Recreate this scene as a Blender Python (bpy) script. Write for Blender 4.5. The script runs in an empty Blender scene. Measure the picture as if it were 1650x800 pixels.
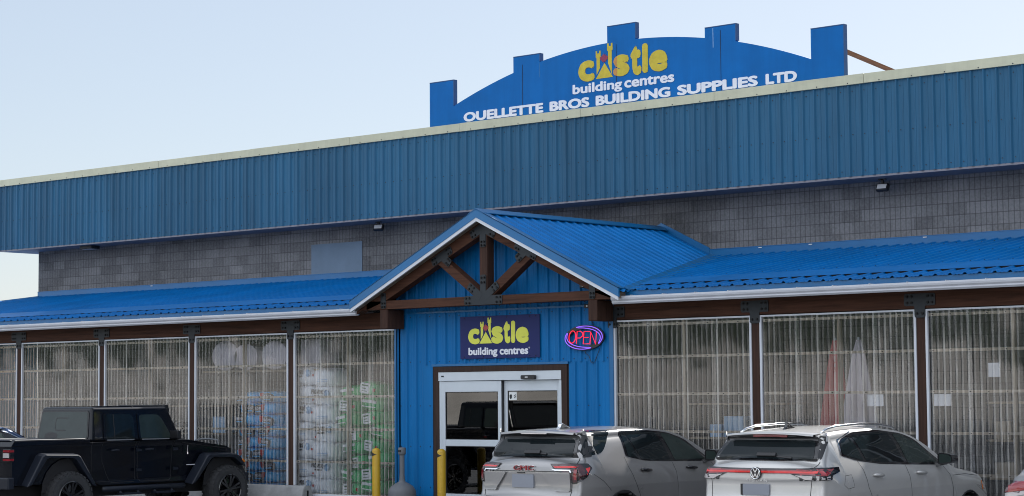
import bpy, bmesh, math, random
from mathutils import Vector, Matrix
from mathutils.bvhtree import BVHTree
from mathutils.geometry import tessellate_polygon

random.seed(7)
R = math.radians
scene = bpy.context.scene
col = scene.collection

# ------------------------------------------------------------------ camera
cam_d = bpy.data.cameras.new('camera')
cam_d.sensor_fit = 'HORIZONTAL'
cam_d.sensor_width = 36.0
cam_d.lens = 72.11
cam_d.clip_end = 3000
cam = bpy.data.objects.new('camera', cam_d)
col.objects.link(cam)
rx, ux, fx = Vector((0.760194, 0.649649, -0.007834)), Vector((0.052755, -0.049705, 0.99737)), Vector((-0.647551, 0.758608, 0.072057))
M4 = Matrix((rx, ux, -fx)).transposed().to_4x4()
M4.translation = Vector((22.267, -26.086, 2.0555))
cam.matrix_world = M4
scene.camera = cam

# ------------------------------------------------------------------ sky and sun (the sun stands behind the building, high)
SUN_EL, SUN_AZ = R(38.6), R(-5.0)          # azimuth measured from +Y towards +X
world = bpy.data.worlds.new('World')
scene.world = world
world.use_nodes = True
wn = world.node_tree
sky = wn.nodes.new('ShaderNodeTexSky')
sky.sky_type = 'NISHITA'
sky.sun_disc = False
sky.sun_elevation = SUN_EL
sky.sun_rotation = SUN_AZ
sky.air_density = 0.9
sky.dust_density = 0.8
sky.ozone_density = 2.0
wn.nodes['Background'].inputs['Strength'].default_value = 0.10
def wnode(kind, **kw):
    n = wn.nodes.new(kind)
    for k, v in kw.items(): setattr(n, k, v)
    return n
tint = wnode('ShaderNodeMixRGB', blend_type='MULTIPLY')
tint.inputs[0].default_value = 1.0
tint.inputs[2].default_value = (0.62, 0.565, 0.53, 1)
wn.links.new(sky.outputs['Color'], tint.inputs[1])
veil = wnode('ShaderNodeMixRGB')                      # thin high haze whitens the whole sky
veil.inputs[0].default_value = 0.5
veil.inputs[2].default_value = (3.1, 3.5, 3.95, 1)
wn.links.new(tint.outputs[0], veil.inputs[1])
# brighter sky behind the camera, added to lift the shaded front
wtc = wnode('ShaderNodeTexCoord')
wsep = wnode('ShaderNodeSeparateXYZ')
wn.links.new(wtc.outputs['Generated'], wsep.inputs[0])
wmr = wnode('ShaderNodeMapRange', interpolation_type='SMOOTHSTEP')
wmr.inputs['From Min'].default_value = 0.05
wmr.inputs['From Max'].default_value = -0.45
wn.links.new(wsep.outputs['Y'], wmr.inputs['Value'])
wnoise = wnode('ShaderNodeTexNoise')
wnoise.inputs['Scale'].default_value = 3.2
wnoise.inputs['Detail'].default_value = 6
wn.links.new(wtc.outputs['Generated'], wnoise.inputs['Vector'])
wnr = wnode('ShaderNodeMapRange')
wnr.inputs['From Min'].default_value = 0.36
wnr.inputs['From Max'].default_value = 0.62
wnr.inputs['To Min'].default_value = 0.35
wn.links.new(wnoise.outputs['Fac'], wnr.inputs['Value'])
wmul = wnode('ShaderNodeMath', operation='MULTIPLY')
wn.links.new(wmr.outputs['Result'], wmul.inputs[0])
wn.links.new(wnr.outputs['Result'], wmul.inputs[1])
rear_fill = wnode('ShaderNodeMixRGB')
rear_fill.inputs[2].default_value = (8.6, 9.2, 10.2, 1)
wn.links.new(wmul.outputs[0], rear_fill.inputs[0])
wn.links.new(veil.outputs[0], rear_fill.inputs[1])
wn.links.new(rear_fill.outputs[0], wn.nodes['Background'].inputs['Color'])
sun_d = bpy.data.lights.new('sun', 'SUN')
sun_d.energy = 5.0
sun_d.angle = R(0.5)
sun_d.color = (1.0, 0.96, 0.91)
sun = bpy.data.objects.new('sun', sun_d)
sd = Vector((math.sin(SUN_AZ) * math.cos(SUN_EL), math.cos(SUN_AZ) * math.cos(SUN_EL), math.sin(SUN_EL)))
sun.rotation_euler = sd.to_track_quat('Z', 'Y').to_euler()
sun.location = sd * 60
col.objects.link(sun)
scene.view_settings.view_transform = 'Standard'
scene.view_settings.look = 'None'
scene.view_settings.gamma = 1.0
scene.view_settings.exposure = 1.2
scene.view_settings.use_curve_mapping = False
scene.cycles.use_denoising = True
scene.cycles.filter_width = 1.0
scene.cycles.max_bounces = 10
scene.cycles.transparent_max_bounces = 24
scene.cycles.sample_clamp_indirect = 6.0

# ------------------------------------------------------------------ materials
def new_mat(name):
    m = bpy.data.materials.new(name)
    m.use_nodes = True
    nt = m.node_tree
    return m, nt, nt.nodes['Principled BSDF']

def math_node(nt, op, a, b=None):
    n = nt.nodes.new('ShaderNodeMath')
    n.operation = op
    for i, v in enumerate((a, b)):
        if v is None:
            continue
        if isinstance(v, (int, float)):
            n.inputs[i].default_value = v
        else:
            nt.links.new(v, n.inputs[i])
    return n.outputs[0]

def P(name, rgb, rough=0.5, metal=0.0, var=0.06, scale=3.0, bump=0.0, bscale=40.0, coat=0.0, spec=0.5, stretch=(1, 1, 1), rvar=0.0):
    """principled surface with a soft procedural variation of its own colour"""
    m, nt, b = new_mat(name)
    b.inputs['Roughness'].default_value = rough
    b.inputs['Metallic'].default_value = metal
    b.inputs['Coat Weight'].default_value = coat
    b.inputs['Coat Roughness'].default_value = 0.05
    b.inputs['Specular IOR Level'].default_value = spec
    tc = nt.nodes.new('ShaderNodeTexCoord')
    mp = nt.nodes.new('ShaderNodeMapping')
    mp.inputs['Scale'].default_value = stretch
    nt.links.new(tc.outputs['Object'], mp.inputs['Vector'])
    n = nt.nodes.new('ShaderNodeTexNoise')
    n.inputs['Scale'].default_value = scale
    n.inputs['Detail'].default_value = 6
    n.inputs['Roughness'].default_value = 0.65
    nt.links.new(mp.outputs['Vector'], n.inputs['Vector'])
    r = nt.nodes.new('ShaderNodeValToRGB')
    r.color_ramp.elements[0].position = 0.3
    r.color_ramp.elements[1].position = 0.7
    r.color_ramp.elements[0].color = tuple(c * (1 - var) for c in rgb) + (1,)
    r.color_ramp.elements[1].color = tuple(min(1, c * (1 + var)) for c in rgb) + (1,)
    nt.links.new(n.outputs['Fac'], r.inputs['Fac'])
    nt.links.new(r.outputs['Color'], b.inputs['Base Color'])
    if rvar:
        mr = nt.nodes.new('ShaderNodeMapRange')
        mr.inputs['From Min'].default_value = 0.3
        mr.inputs['From Max'].default_value = 0.7
        mr.inputs['To Min'].default_value = max(0.02, rough - rvar)
        mr.inputs['To Max'].default_value = min(1, rough + rvar)
        nt.links.new(n.outputs['Fac'], mr.inputs['Value'])
        nt.links.new(mr.outputs['Result'], b.inputs['Roughness'])
    if bump:
        n2 = nt.nodes.new('ShaderNodeTexNoise')
        n2.inputs['Scale'].default_value = bscale
        n2.inputs['Detail'].default_value = 4
        nt.links.new(mp.outputs['Vector'], n2.inputs['Vector'])
        bp = nt.nodes.new('ShaderNodeBump')
        bp.inputs['Strength'].default_value = bump
        bp.inputs['Distance'].default_value = 0.02
        nt.links.new(n2.outputs['Fac'], bp.inputs['Height'])
        nt.links.new(bp.outputs['Normal'], b.inputs['Normal'])
    return m

def sheet_tone(m, width, amount, stain):
    """each sheet of cladding has weathered a little differently; rain has left faint runs"""
    nt = m.node_tree
    b = nt.nodes['Principled BSDF']
    src = b.inputs['Base Color'].links[0].from_socket
    tc = nt.nodes.new('ShaderNodeTexCoord')
    sp = nt.nodes.new('ShaderNodeSeparateXYZ')
    nt.links.new(tc.outputs['Object'], sp.inputs[0])
    w = nt.nodes.new('ShaderNodeTexWhiteNoise')
    w.noise_dimensions = '1D'
    nt.links.new(math_node(nt, 'FLOOR', math_node(nt, 'DIVIDE', sp.outputs['X'], width)), w.inputs['W'])
    mp = nt.nodes.new('ShaderNodeMapping')
    mp.inputs['Scale'].default_value = (7, 7, 0.35)
    nt.links.new(tc.outputs['Object'], mp.inputs['Vector'])
    n = nt.nodes.new('ShaderNodeTexNoise')
    n.inputs['Scale'].default_value = 1.0
    n.inputs['Detail'].default_value = 7
    n.inputs['Roughness'].default_value = 0.7
    nt.links.new(mp.outputs['Vector'], n.inputs['Vector'])
    f = math_node(nt, 'ADD', math_node(nt, 'MULTIPLY', math_node(nt, 'SUBTRACT', w.outputs['Value'], 0.5), amount),
                  math_node(nt, 'MULTIPLY', math_node(nt, 'SUBTRACT', n.outputs['Fac'], 0.5), stain))
    hv = nt.nodes.new('ShaderNodeHueSaturation')
    nt.links.new(math_node(nt, 'ADD', f, 1.0), hv.inputs['Value'])
    nt.links.new(src, hv.inputs['Color'])
    nt.links.new(hv.outputs['Color'], b.inputs['Base Color'])
    n2 = nt.nodes.new('ShaderNodeTexNoise')
    n2.inputs['Scale'].default_value = 1.3
    nt.links.new(tc.outputs['Object'], n2.inputs['Vector'])
    bp = nt.nodes.new('ShaderNodeBump')
    bp.inputs['Strength'].default_value = 0.35
    bp.inputs['Distance'].default_value = 0.03
    nt.links.new(n2.outputs['Fac'], bp.inputs['Height'])
    nt.links.new(bp.outputs['Normal'], b.inputs['Normal'])

def wood_mat(name, dark, light, grain_axis='X', rough=0.75):
    m, nt, b = new_mat(name)
    b.inputs['Specular IOR Level'].default_value = 0.2
    b.inputs['Roughness'].default_value = rough
    tc = nt.nodes.new('ShaderNodeTexCoord')
    mp = nt.nodes.new('ShaderNodeMapping')
    mp.inputs['Scale'].default_value = {'X': (0.7, 14, 14), 'Y': (14, 0.7, 14), 'Z': (14, 14, 0.7)}[grain_axis]
    nt.links.new(tc.outputs['Object'], mp.inputs['Vector'])
    n = nt.nodes.new('ShaderNodeTexNoise')
    n.inputs['Scale'].default_value = 1.6
    n.inputs['Detail'].default_value = 8
    n.inputs['Roughness'].default_value = 0.7
    n.inputs['Distortion'].default_value = 0.4
    nt.links.new(mp.outputs['Vector'], n.inputs['Vector'])
    r = nt.nodes.new('ShaderNodeValToRGB')
    r.color_ramp.elements[0].position = 0.32
    r.color_ramp.elements[1].position = 0.72
    r.color_ramp.elements[0].color = dark + (1,)
    r.color_ramp.elements[1].color = light + (1,)
    nt.links.new(n.outputs['Fac'], r.inputs['Fac'])
    nt.links.new(r.outputs['Color'], b.inputs['Base Color'])
    bp = nt.nodes.new('ShaderNodeBump')
    bp.inputs['Strength'].default_value = 0.25
    bp.inputs['Distance'].default_value = 0.01
    nt.links.new(n.outputs['Fac'], bp.inputs['Height'])
    nt.links.new(bp.outputs['Normal'], b.inputs['Normal'])
    return m

def block_mat():
    """scored concrete block: 0.2 m courses, 0.4 m blocks, a score every 0.1 m, each block a slightly different grey"""
    m, nt, b = new_mat('scored_block')
    b.inputs['Roughness'].default_value = 0.92
    b.inputs['Specular IOR Level'].default_value = 0.2
    tc = nt.nodes.new('ShaderNodeTexCoord')
    sp = nt.nodes.new('ShaderNodeSeparateXYZ')
    nt.links.new(tc.outputs['Object'], sp.inputs[0])
    u = math_node(nt, 'ADD', sp.outputs['X'], sp.outputs['Y'])
    z = sp.outputs['Z']
    row = math_node(nt, 'FLOOR', math_node(nt, 'DIVIDE', z, 0.2))
    ush = math_node(nt, 'ADD', u, math_node(nt, 'MULTIPLY', row, 0.2))
    colm = math_node(nt, 'FLOOR', math_node(nt, 'DIVIDE', ush, 0.4))
    cv = nt.nodes.new('ShaderNodeCombineXYZ')
    nt.links.new(colm, cv.inputs[0]); nt.links.new(row, cv.inputs[1])
    wnz = nt.nodes.new('ShaderNodeTexWhiteNoise')
    wnz.noise_dimensions = '2D'
    nt.links.new(cv.outputs[0], wnz.inputs['Vector'])
    big = nt.nodes.new('ShaderNodeTexNoise')
    big.inputs['Scale'].default_value = 0.55
    big.inputs['Detail'].default_value = 5
    nt.links.new(tc.outputs['Object'], big.inputs['Vector'])
    fine = nt.nodes.new('ShaderNodeTexNoise')
    fine.inputs['Scale'].default_value = 22
    fine.inputs['Detail'].default_value = 6
    nt.links.new(tc.outputs['Object'], fine.inputs['Vector'])
    v = math_node(nt, 'ADD', math_node(nt, 'MULTIPLY', wnz.outputs['Value'], 0.32), math_node(nt, 'MULTIPLY', big.outputs['Fac'], 0.95))
    v = math_node(nt, 'ADD', v, math_node(nt, 'MULTIPLY', math_node(nt, 'SUBTRACT', fine.outputs['Fac'], 0.5), 0.7))
    ramp = nt.nodes.new('ShaderNodeValToRGB')
    e = ramp.color_ramp.elements
    e[0].position = 0.25; e[0].color = (0.068, 0.068, 0.070, 1)
    e[1].position = 1.05; e[1].color = (0.20, 0.20, 0.205, 1)
    nt.links.new(v, ramp.inputs['Fac'])
    fs = math_node(nt, 'FRACT', math_node(nt, 'DIVIDE', u, 0.1))
    score = math_node(nt, 'LESS_THAN', math_node(nt, 'ABSOLUTE', math_node(nt, 'SUBTRACT', fs, 0.5)), 0.085)
    fz = math_node(nt, 'FRACT', math_node(nt, 'DIVIDE', z, 0.2))
    joint = math_node(nt, 'LESS_THAN', fz, 0.085)
    mx = nt.nodes.new('ShaderNodeMixRGB')
    mx.inputs[2].default_value = (0.03, 0.029, 0.03, 1)
    nt.links.new(math_node(nt, 'MULTIPLY', score, 0.45), mx.inputs[0]); nt.links.new(ramp.outputs['Color'], mx.inputs[1])
    mx2 = nt.nodes.new('ShaderNodeMixRGB')
    mx2.inputs[2].default_value = (0.055, 0.053, 0.055, 1)
    nt.links.new(math_node(nt, 'MULTIPLY', joint, 0.55), mx2.inputs[0]); nt.links.new(mx.outputs[0], mx2.inputs[1])
    # pale efflorescence spots
    sp2 = nt.nodes.new('ShaderNodeTexNoise')
    sp2.inputs['Scale'].default_value = 5.5
    sp2.inputs['Detail'].default_value = 8
    sp2.inputs['Roughness'].default_value = 0.8
    nt.links.new(tc.outputs['Object'], sp2.inputs['Vector'])
    rp2 = nt.nodes.new('ShaderNodeValToRGB')
    rp2.color_ramp.elements[0].position = 0.66
    rp2.color_ramp.elements[1].position = 0.78
    nt.links.new(sp2.outputs['Fac'], rp2.inputs['Fac'])
    mx3 = nt.nodes.new('ShaderNodeMixRGB')
    mx3.inputs[2].default_value = (0.30, 0.30, 0.30, 1)
    nt.links.new(math_node(nt, 'MULTIPLY', rp2.outputs['Color'], 0.5), mx3.inputs[0]); nt.links.new(mx2.outputs[0], mx3.inputs[1])
    nt.links.new(mx3.outputs[0], b.inputs['Base Color'])
    h = math_node(nt, 'SUBTRACT', math_node(nt, 'MULTIPLY', fine.outputs['Fac'], 0.5), score)
    bp = nt.nodes.new('ShaderNodeBump')
    bp.inputs['Strength'].default_value = 0.6
    bp.inputs['Distance'].default_value = 0.012
    nt.links.new(h, bp.inputs['Height'])
    nt.links.new(bp.outputs['Normal'], b.inputs['Normal'])
    return m

def glazing_mat(name, tint, trans, rough, haze=0.0, hazecol=(0.8, 0.8, 0.8), streak=False, ior=1.5, gain=1.0):
    """thin sheet: what shows through, what mirrors, and a little pale weathered haze, its streaks painting in reflections"""
    m = bpy.data.materials.new(name)
    m.use_nodes = True
    nt = m.node_tree
    nt.nodes.remove(nt.nodes['Principled BSDF'])
    out = nt.nodes['Material Output']
    tr = nt.nodes.new('ShaderNodeBsdfTransparent')
    tr.inputs['Color'].default_value = tuple(c * trans for c in tint) + (1,)
    gl = nt.nodes.new('ShaderNodeBsdfGlossy')
    gl.inputs['Roughness'].default_value = rough
    fr = nt.nodes.new('ShaderNodeFresnel')
    fr.inputs['IOR'].default_value = ior
    mix = nt.nodes.new('ShaderNodeMixShader')
    nt.links.new(math_node(nt, 'MULTIPLY', fr.outputs[0], gain), mix.inputs[0])
    base = tr.outputs[0]
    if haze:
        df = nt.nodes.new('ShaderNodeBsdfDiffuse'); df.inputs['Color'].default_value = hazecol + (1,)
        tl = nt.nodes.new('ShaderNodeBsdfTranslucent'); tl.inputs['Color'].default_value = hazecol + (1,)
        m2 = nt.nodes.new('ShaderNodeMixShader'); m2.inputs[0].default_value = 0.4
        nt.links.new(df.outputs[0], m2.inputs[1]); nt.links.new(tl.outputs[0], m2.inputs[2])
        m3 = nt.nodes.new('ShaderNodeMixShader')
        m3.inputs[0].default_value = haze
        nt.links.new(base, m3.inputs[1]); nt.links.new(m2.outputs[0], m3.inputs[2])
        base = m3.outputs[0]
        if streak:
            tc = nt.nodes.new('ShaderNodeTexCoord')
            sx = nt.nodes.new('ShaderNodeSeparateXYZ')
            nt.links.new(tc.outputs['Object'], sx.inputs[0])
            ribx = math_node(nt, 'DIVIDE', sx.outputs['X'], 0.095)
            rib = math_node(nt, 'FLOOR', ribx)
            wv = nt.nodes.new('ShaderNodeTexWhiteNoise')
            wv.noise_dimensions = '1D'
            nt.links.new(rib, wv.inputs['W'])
            # reflected glints painted as pale haze, each rib breaking off at its own height
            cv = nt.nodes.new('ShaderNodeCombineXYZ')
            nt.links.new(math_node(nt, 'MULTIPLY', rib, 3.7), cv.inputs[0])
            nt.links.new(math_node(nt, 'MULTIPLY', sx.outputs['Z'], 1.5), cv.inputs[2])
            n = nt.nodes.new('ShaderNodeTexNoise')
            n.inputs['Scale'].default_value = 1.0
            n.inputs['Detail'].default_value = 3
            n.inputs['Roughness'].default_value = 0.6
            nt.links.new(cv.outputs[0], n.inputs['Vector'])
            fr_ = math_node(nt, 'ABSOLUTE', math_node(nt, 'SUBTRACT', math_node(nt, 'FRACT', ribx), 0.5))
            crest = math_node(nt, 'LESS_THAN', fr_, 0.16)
            # the proud ribs carry the painted glints, the valleys between them stay clear
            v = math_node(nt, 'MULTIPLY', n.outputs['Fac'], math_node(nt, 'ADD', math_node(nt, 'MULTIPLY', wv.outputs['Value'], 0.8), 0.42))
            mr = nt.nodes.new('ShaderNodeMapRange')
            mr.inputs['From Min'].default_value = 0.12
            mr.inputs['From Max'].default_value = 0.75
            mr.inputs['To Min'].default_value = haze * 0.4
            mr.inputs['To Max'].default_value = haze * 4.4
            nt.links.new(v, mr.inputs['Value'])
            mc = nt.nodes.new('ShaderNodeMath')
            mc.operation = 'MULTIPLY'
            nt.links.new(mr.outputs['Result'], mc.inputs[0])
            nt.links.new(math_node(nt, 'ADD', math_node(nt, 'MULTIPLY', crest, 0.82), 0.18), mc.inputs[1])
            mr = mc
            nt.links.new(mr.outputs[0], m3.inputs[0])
    nt.links.new(base, mix.inputs[1]); nt.links.new(gl.outputs[0], mix.inputs[2])
    nt.links.new(mix.outputs[0], out.inputs['Surface'])
    return m

def emit_mat(name, rgb, strength):
    m, nt, b = new_mat(name)
    b.inputs['Base Color'].default_value = tuple(c * 0.5 for c in rgb) + (1,)
    b.inputs['Emission Color'].default_value = rgb + (1,)
    b.inputs['Emission Strength'].default_value = strength
    return m

MT = {}
MT['fascia'] = P('dusty_blue_sheet_metal', (0.012, 0.086, 0.168), 0.5, 0.0, 0.2, 1.2, spec=0.3, stretch=(1, 1, 0.15))
MT['wall_blue'] = P('bright_blue_sheet_metal', (0.0, 0.122, 0.34), 0.5, 0.0, 0.12, 1.6, spec=0.2, stretch=(1, 1, 0.2))
MT['roof_blue'] = P('royal_blue_roof_metal', (0.0, 0.118, 0.36), 0.45, 0.0, 0.14, 1.1, spec=0.16)
MT['trim_blue'] = P('blue_flashing', (0.002, 0.105, 0.27), 0.36, 0.0, 0.09, 1.5)
MT['screw'] = P('dark_screw', (0.008, 0.015, 0.03), 0.5)
MT['cap'] = P('faded_yellow_cap', (0.44, 0.44, 0.32), 0.55, 0.0, 0.08, 1.5, stretch=(1, 1, 3))
MT['soffit'] = P('grey_soffit', (0.17, 0.165, 0.19), 0.6, 0.0, 0.08, 2.0)
MT['block'] = block_mat()
MT['white'] = P('white_aluminium', (0.50, 0.53, 0.58), 0.4, 0.0, 0.04, 3.0)
MT['gutter'] = P('white_gutter', (0.46, 0.48, 0.53), 0.35, 0.0, 0.06, 2.0)
MT['alu'] = P('silver_door_aluminium', (0.50, 0.55, 0.60), 0.38, 0.25, 0.03, 3.0)
MT['beam'] = wood_mat('brown_timber', (0.030, 0.012, 0.007), (0.085, 0.036, 0.021), 'X')
MT['post'] = wood_mat('brown_post_timber', (0.024, 0.012, 0.009), (0.060, 0.030, 0.021), 'Z')
MT['soffit_wood'] = wood_mat('grey_soffit_wood', (0.10, 0.085, 0.07), (0.22, 0.19, 0.16), 'Y')
MT['steel'] = P('dark_steel_plate', (0.016, 0.021, 0.026), 0.55, 0.3, 0.15, 6.0)
MT['bolt'] = P('black_bolt', (0.006, 0.006, 0.007), 0.5, 0.5)
MT['stud'] = wood_mat('pale_stud_wood', (0.26, 0.21, 0.15), (0.44, 0.37, 0.28), 'Z')
MT['girt'] = wood_mat('pale_girt_wood', (0.33, 0.28, 0.22), (0.52, 0.45, 0.36), 'X')
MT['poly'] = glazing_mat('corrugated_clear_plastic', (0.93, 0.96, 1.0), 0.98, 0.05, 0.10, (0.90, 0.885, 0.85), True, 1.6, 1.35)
MT['door_glass'] = glazing_mat('door_glass', (0.62, 0.68, 0.68), 0.7, 0.0, 0.0, ior=1.6, gain=1.6)
MT['concrete'] = P('pale_concrete', (0.24, 0.245, 0.25), 0.9, 0.0, 0.2, 4.0, 0.5, 60)
MT['asphalt'] = P('worn_asphalt', (0.15, 0.155, 0.165), 0.9, 0.0, 0.2, 1.2, 0.6, 90)
MT['gravel'] = P('sandy_gravel', (0.30, 0.30, 0.30), 0.95, 0.0, 0.25, 0.4, 0.6, 30)
MT['bank'] = P('sandy_bank', (0.47, 0.45, 0.42), 0.95, 0.0, 0.3, 0.12, 0.7, 2.5)
MT['forest'] = P('dark_spruce', (0.03, 0.05, 0.025), 0.9, 0.0, 0.4, 0.3)
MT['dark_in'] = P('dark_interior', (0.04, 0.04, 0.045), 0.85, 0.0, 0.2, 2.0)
MT['cover'] = P('grey_painted_board', (0.115, 0.165, 0.225), 0.8, 0.0, 0.08, 2.5, 0.2, 50)
MT['sign_blue'] = P('sign_paint_blue', (0.0, 0.105, 0.34), 0.55, 0.0, 0.10, 1.3, spec=0.15)
MT['sign_edge'] = P('sign_edge_paint', (0.004, 0.05, 0.16), 0.55, 0.0, 0.1, 3)
MT['navy'] = P('navy_sign_panel', (0.015, 0.022, 0.10), 0.55, 0.0, 0.06, 3, spec=0.2)
MT['yellow'] = P('logo_yellow', (0.60, 0.62, 0.07), 0.5, 0.0, 0.05, 4)
MT['yellow_old'] = P('weathered_logo_yellow', (0.46, 0.36, 0.022), 0.6, 0.0, 0.14, 5)
MT['orange_old'] = P('faded_patch_orange', (0.42, 0.20, 0.04), 0.6, 0.0, 0.12, 5)
MT['maple'] = P('logo_red', (0.33, 0.05, 0.04), 0.5)
MT['maple_old'] = P('weathered_logo_red', (0.22, 0.018, 0.055), 0.6)
MT['letter'] = P('white_lettering', (0.62, 0.64, 0.70), 0.6, 0.0, 0.05, 5)
MT['neon_red'] = emit_mat('red_neon', (1.0, 0.015, 0.05), 0.5)
MT['neon_violet'] = emit_mat('violet_neon', (0.28, 0.14, 1.0), 0.42)
MT['black'] = P('black_plastic', (0.010, 0.010, 0.012), 0.45)
MT['rubber'] = P('tyre_rubber', (0.030, 0.031, 0.034), 0.8, 0.0, 0.25, 20, 0.4, 80)
MT['lens'] = P('frosted_lamp_lens', (0.55, 0.56, 0.58), 0.3)
MT['bollard'] = P('safety_yellow_paint', (0.44, 0.27, 0.01), 0.4, 0.0, 0.1, 5)
MT['ash'] = P('grey_moulded_plastic', (0.10, 0.11, 0.125), 0.6, 0.0, 0.1, 6)
MT['paper'] = P('white_paper', (0.78, 0.78, 0.8), 0.8)
MT['sticker'] = P('white_sticker', (0.6, 0.62, 0.62), 0.5)
MT['bag_blue'] = P('blue_bag_film', (0.05, 0.45, 0.85), 0.35, 0.0, 0.18, 7, 0.4, 14)
MT['bag_white'] = P('white_bag_film', (0.85, 0.87, 0.90), 0.4, 0.0, 0.07, 6, 0.4, 12)
MT['bag_green'] = P('green_bag_film', (0.02, 0.42, 0.12), 0.38, 0.0, 0.2, 7, 0.4, 14)
MT['bag_dark'] = P('dark_print', (0.018, 0.02, 0.03), 0.4)
MT['print_red'] = P('red_print', (0.5, 0.03, 0.03), 0.4)
MT['print_blue'] = P('pale_blue_print', (0.30, 0.48, 0.68), 0.4)
MT['print_green'] = P('dark_green_print', (0.01, 0.10, 0.03), 0.4)
MT['pallet'] = wood_mat('pallet_wood', (0.2, 0.15, 0.09), (0.4, 0.31, 0.2), 'X')
MT['cloth_red'] = P('red_canvas', (0.42, 0.045, 0.05), 0.85, 0.0, 0.1, 4)
MT['cloth_pale'] = P('pale_canvas', (0.58, 0.53, 0.56), 0.85, 0.0, 0.08, 4)
MT['paint_silver'] = P('pale_silver_car_paint', (0.27, 0.265, 0.265), 0.28, 0.5, 0.02, 300, coat=0.8)
MT['paint_grey'] = P('light_grey_car_paint', (0.48, 0.47, 0.455), 0.30, 0.35, 0.02, 300, coat=0.8)
MT['paint_black'] = P('black_car_paint', (0.0025, 0.0035, 0.007), 0.18, 0.0, 0.05, 100, spec=0.35)
MT['paint_blue'] = P('dark_blue_car_paint', (0.012, 0.045, 0.13), 0.25, 0.3, 0.03, 200, coat=1.0)
MT['flare'] = P('satin_black_fender', (0.007, 0.010, 0.018), 0.42, spec=0.4)
MT['carglass'] = P('tinted_car_glass', (0.008, 0.012, 0.014), 0.03, 0.0, 0.1, 2, spec=0.3)
MT['carglass_front'] = P('clear_car_glass', (0.022, 0.032, 0.030), 0.04, 0.0, 0.25, 2.5, spec=0.32)
MT['gloss_black'] = P('gloss_black_trim', (0.006, 0.006, 0.008), 0.12, coat=0.5)
MT['cladding'] = P('dark_grey_cladding', (0.02, 0.021, 0.024), 0.6)
MT['gap'] = P('panel_gap', (0.012, 0.012, 0.014), 0.8)
MT['chrome'] = P('chrome_trim', (0.75, 0.76, 0.78), 0.12, 1.0, 0.02)
MT['lamp_red'] = P('red_tail_lens', (0.22, 0.008, 0.014), 0.1, 0.0, 0.15, 8, coat=1.0)
MT['lamp_dark'] = P('dark_red_tail_lens', (0.045, 0.004, 0.008), 0.08, 0.0, 0.15, 8, coat=1.0)
MT['lamp_bright'] = P('bright_red_reflector', (0.62, 0.02, 0.02), 0.15, 0.0, 0.1, 8, coat=0.6)
MT['lamp_clear'] = P('clear_tail_lens', (0.45, 0.42, 0.42), 0.12, 0.0, 0.2, 8, coat=1.0)
MT['amber'] = P('amber_marker', (0.6, 0.16, 0.01), 0.2, coat=0.5)
MT['plate'] = P('blank_grey_plate', (0.20, 0.215, 0.25), 0.6, 0.0, 0.02)

sheet_tone(MT['fascia'], 0.9144, 0.16, 0.55)
sheet_tone(MT['wall_blue'], 0.9144, 0.10, 0.35)
sheet_tone(MT['roof_blue'], 0.9144, 0.12, 0.45)
sheet_tone(MT['sign_blue'], 2.44, 0.06, 0.35)
sheet_tone(MT['cap'], 3.05, 0.10, 0.35)

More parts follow.
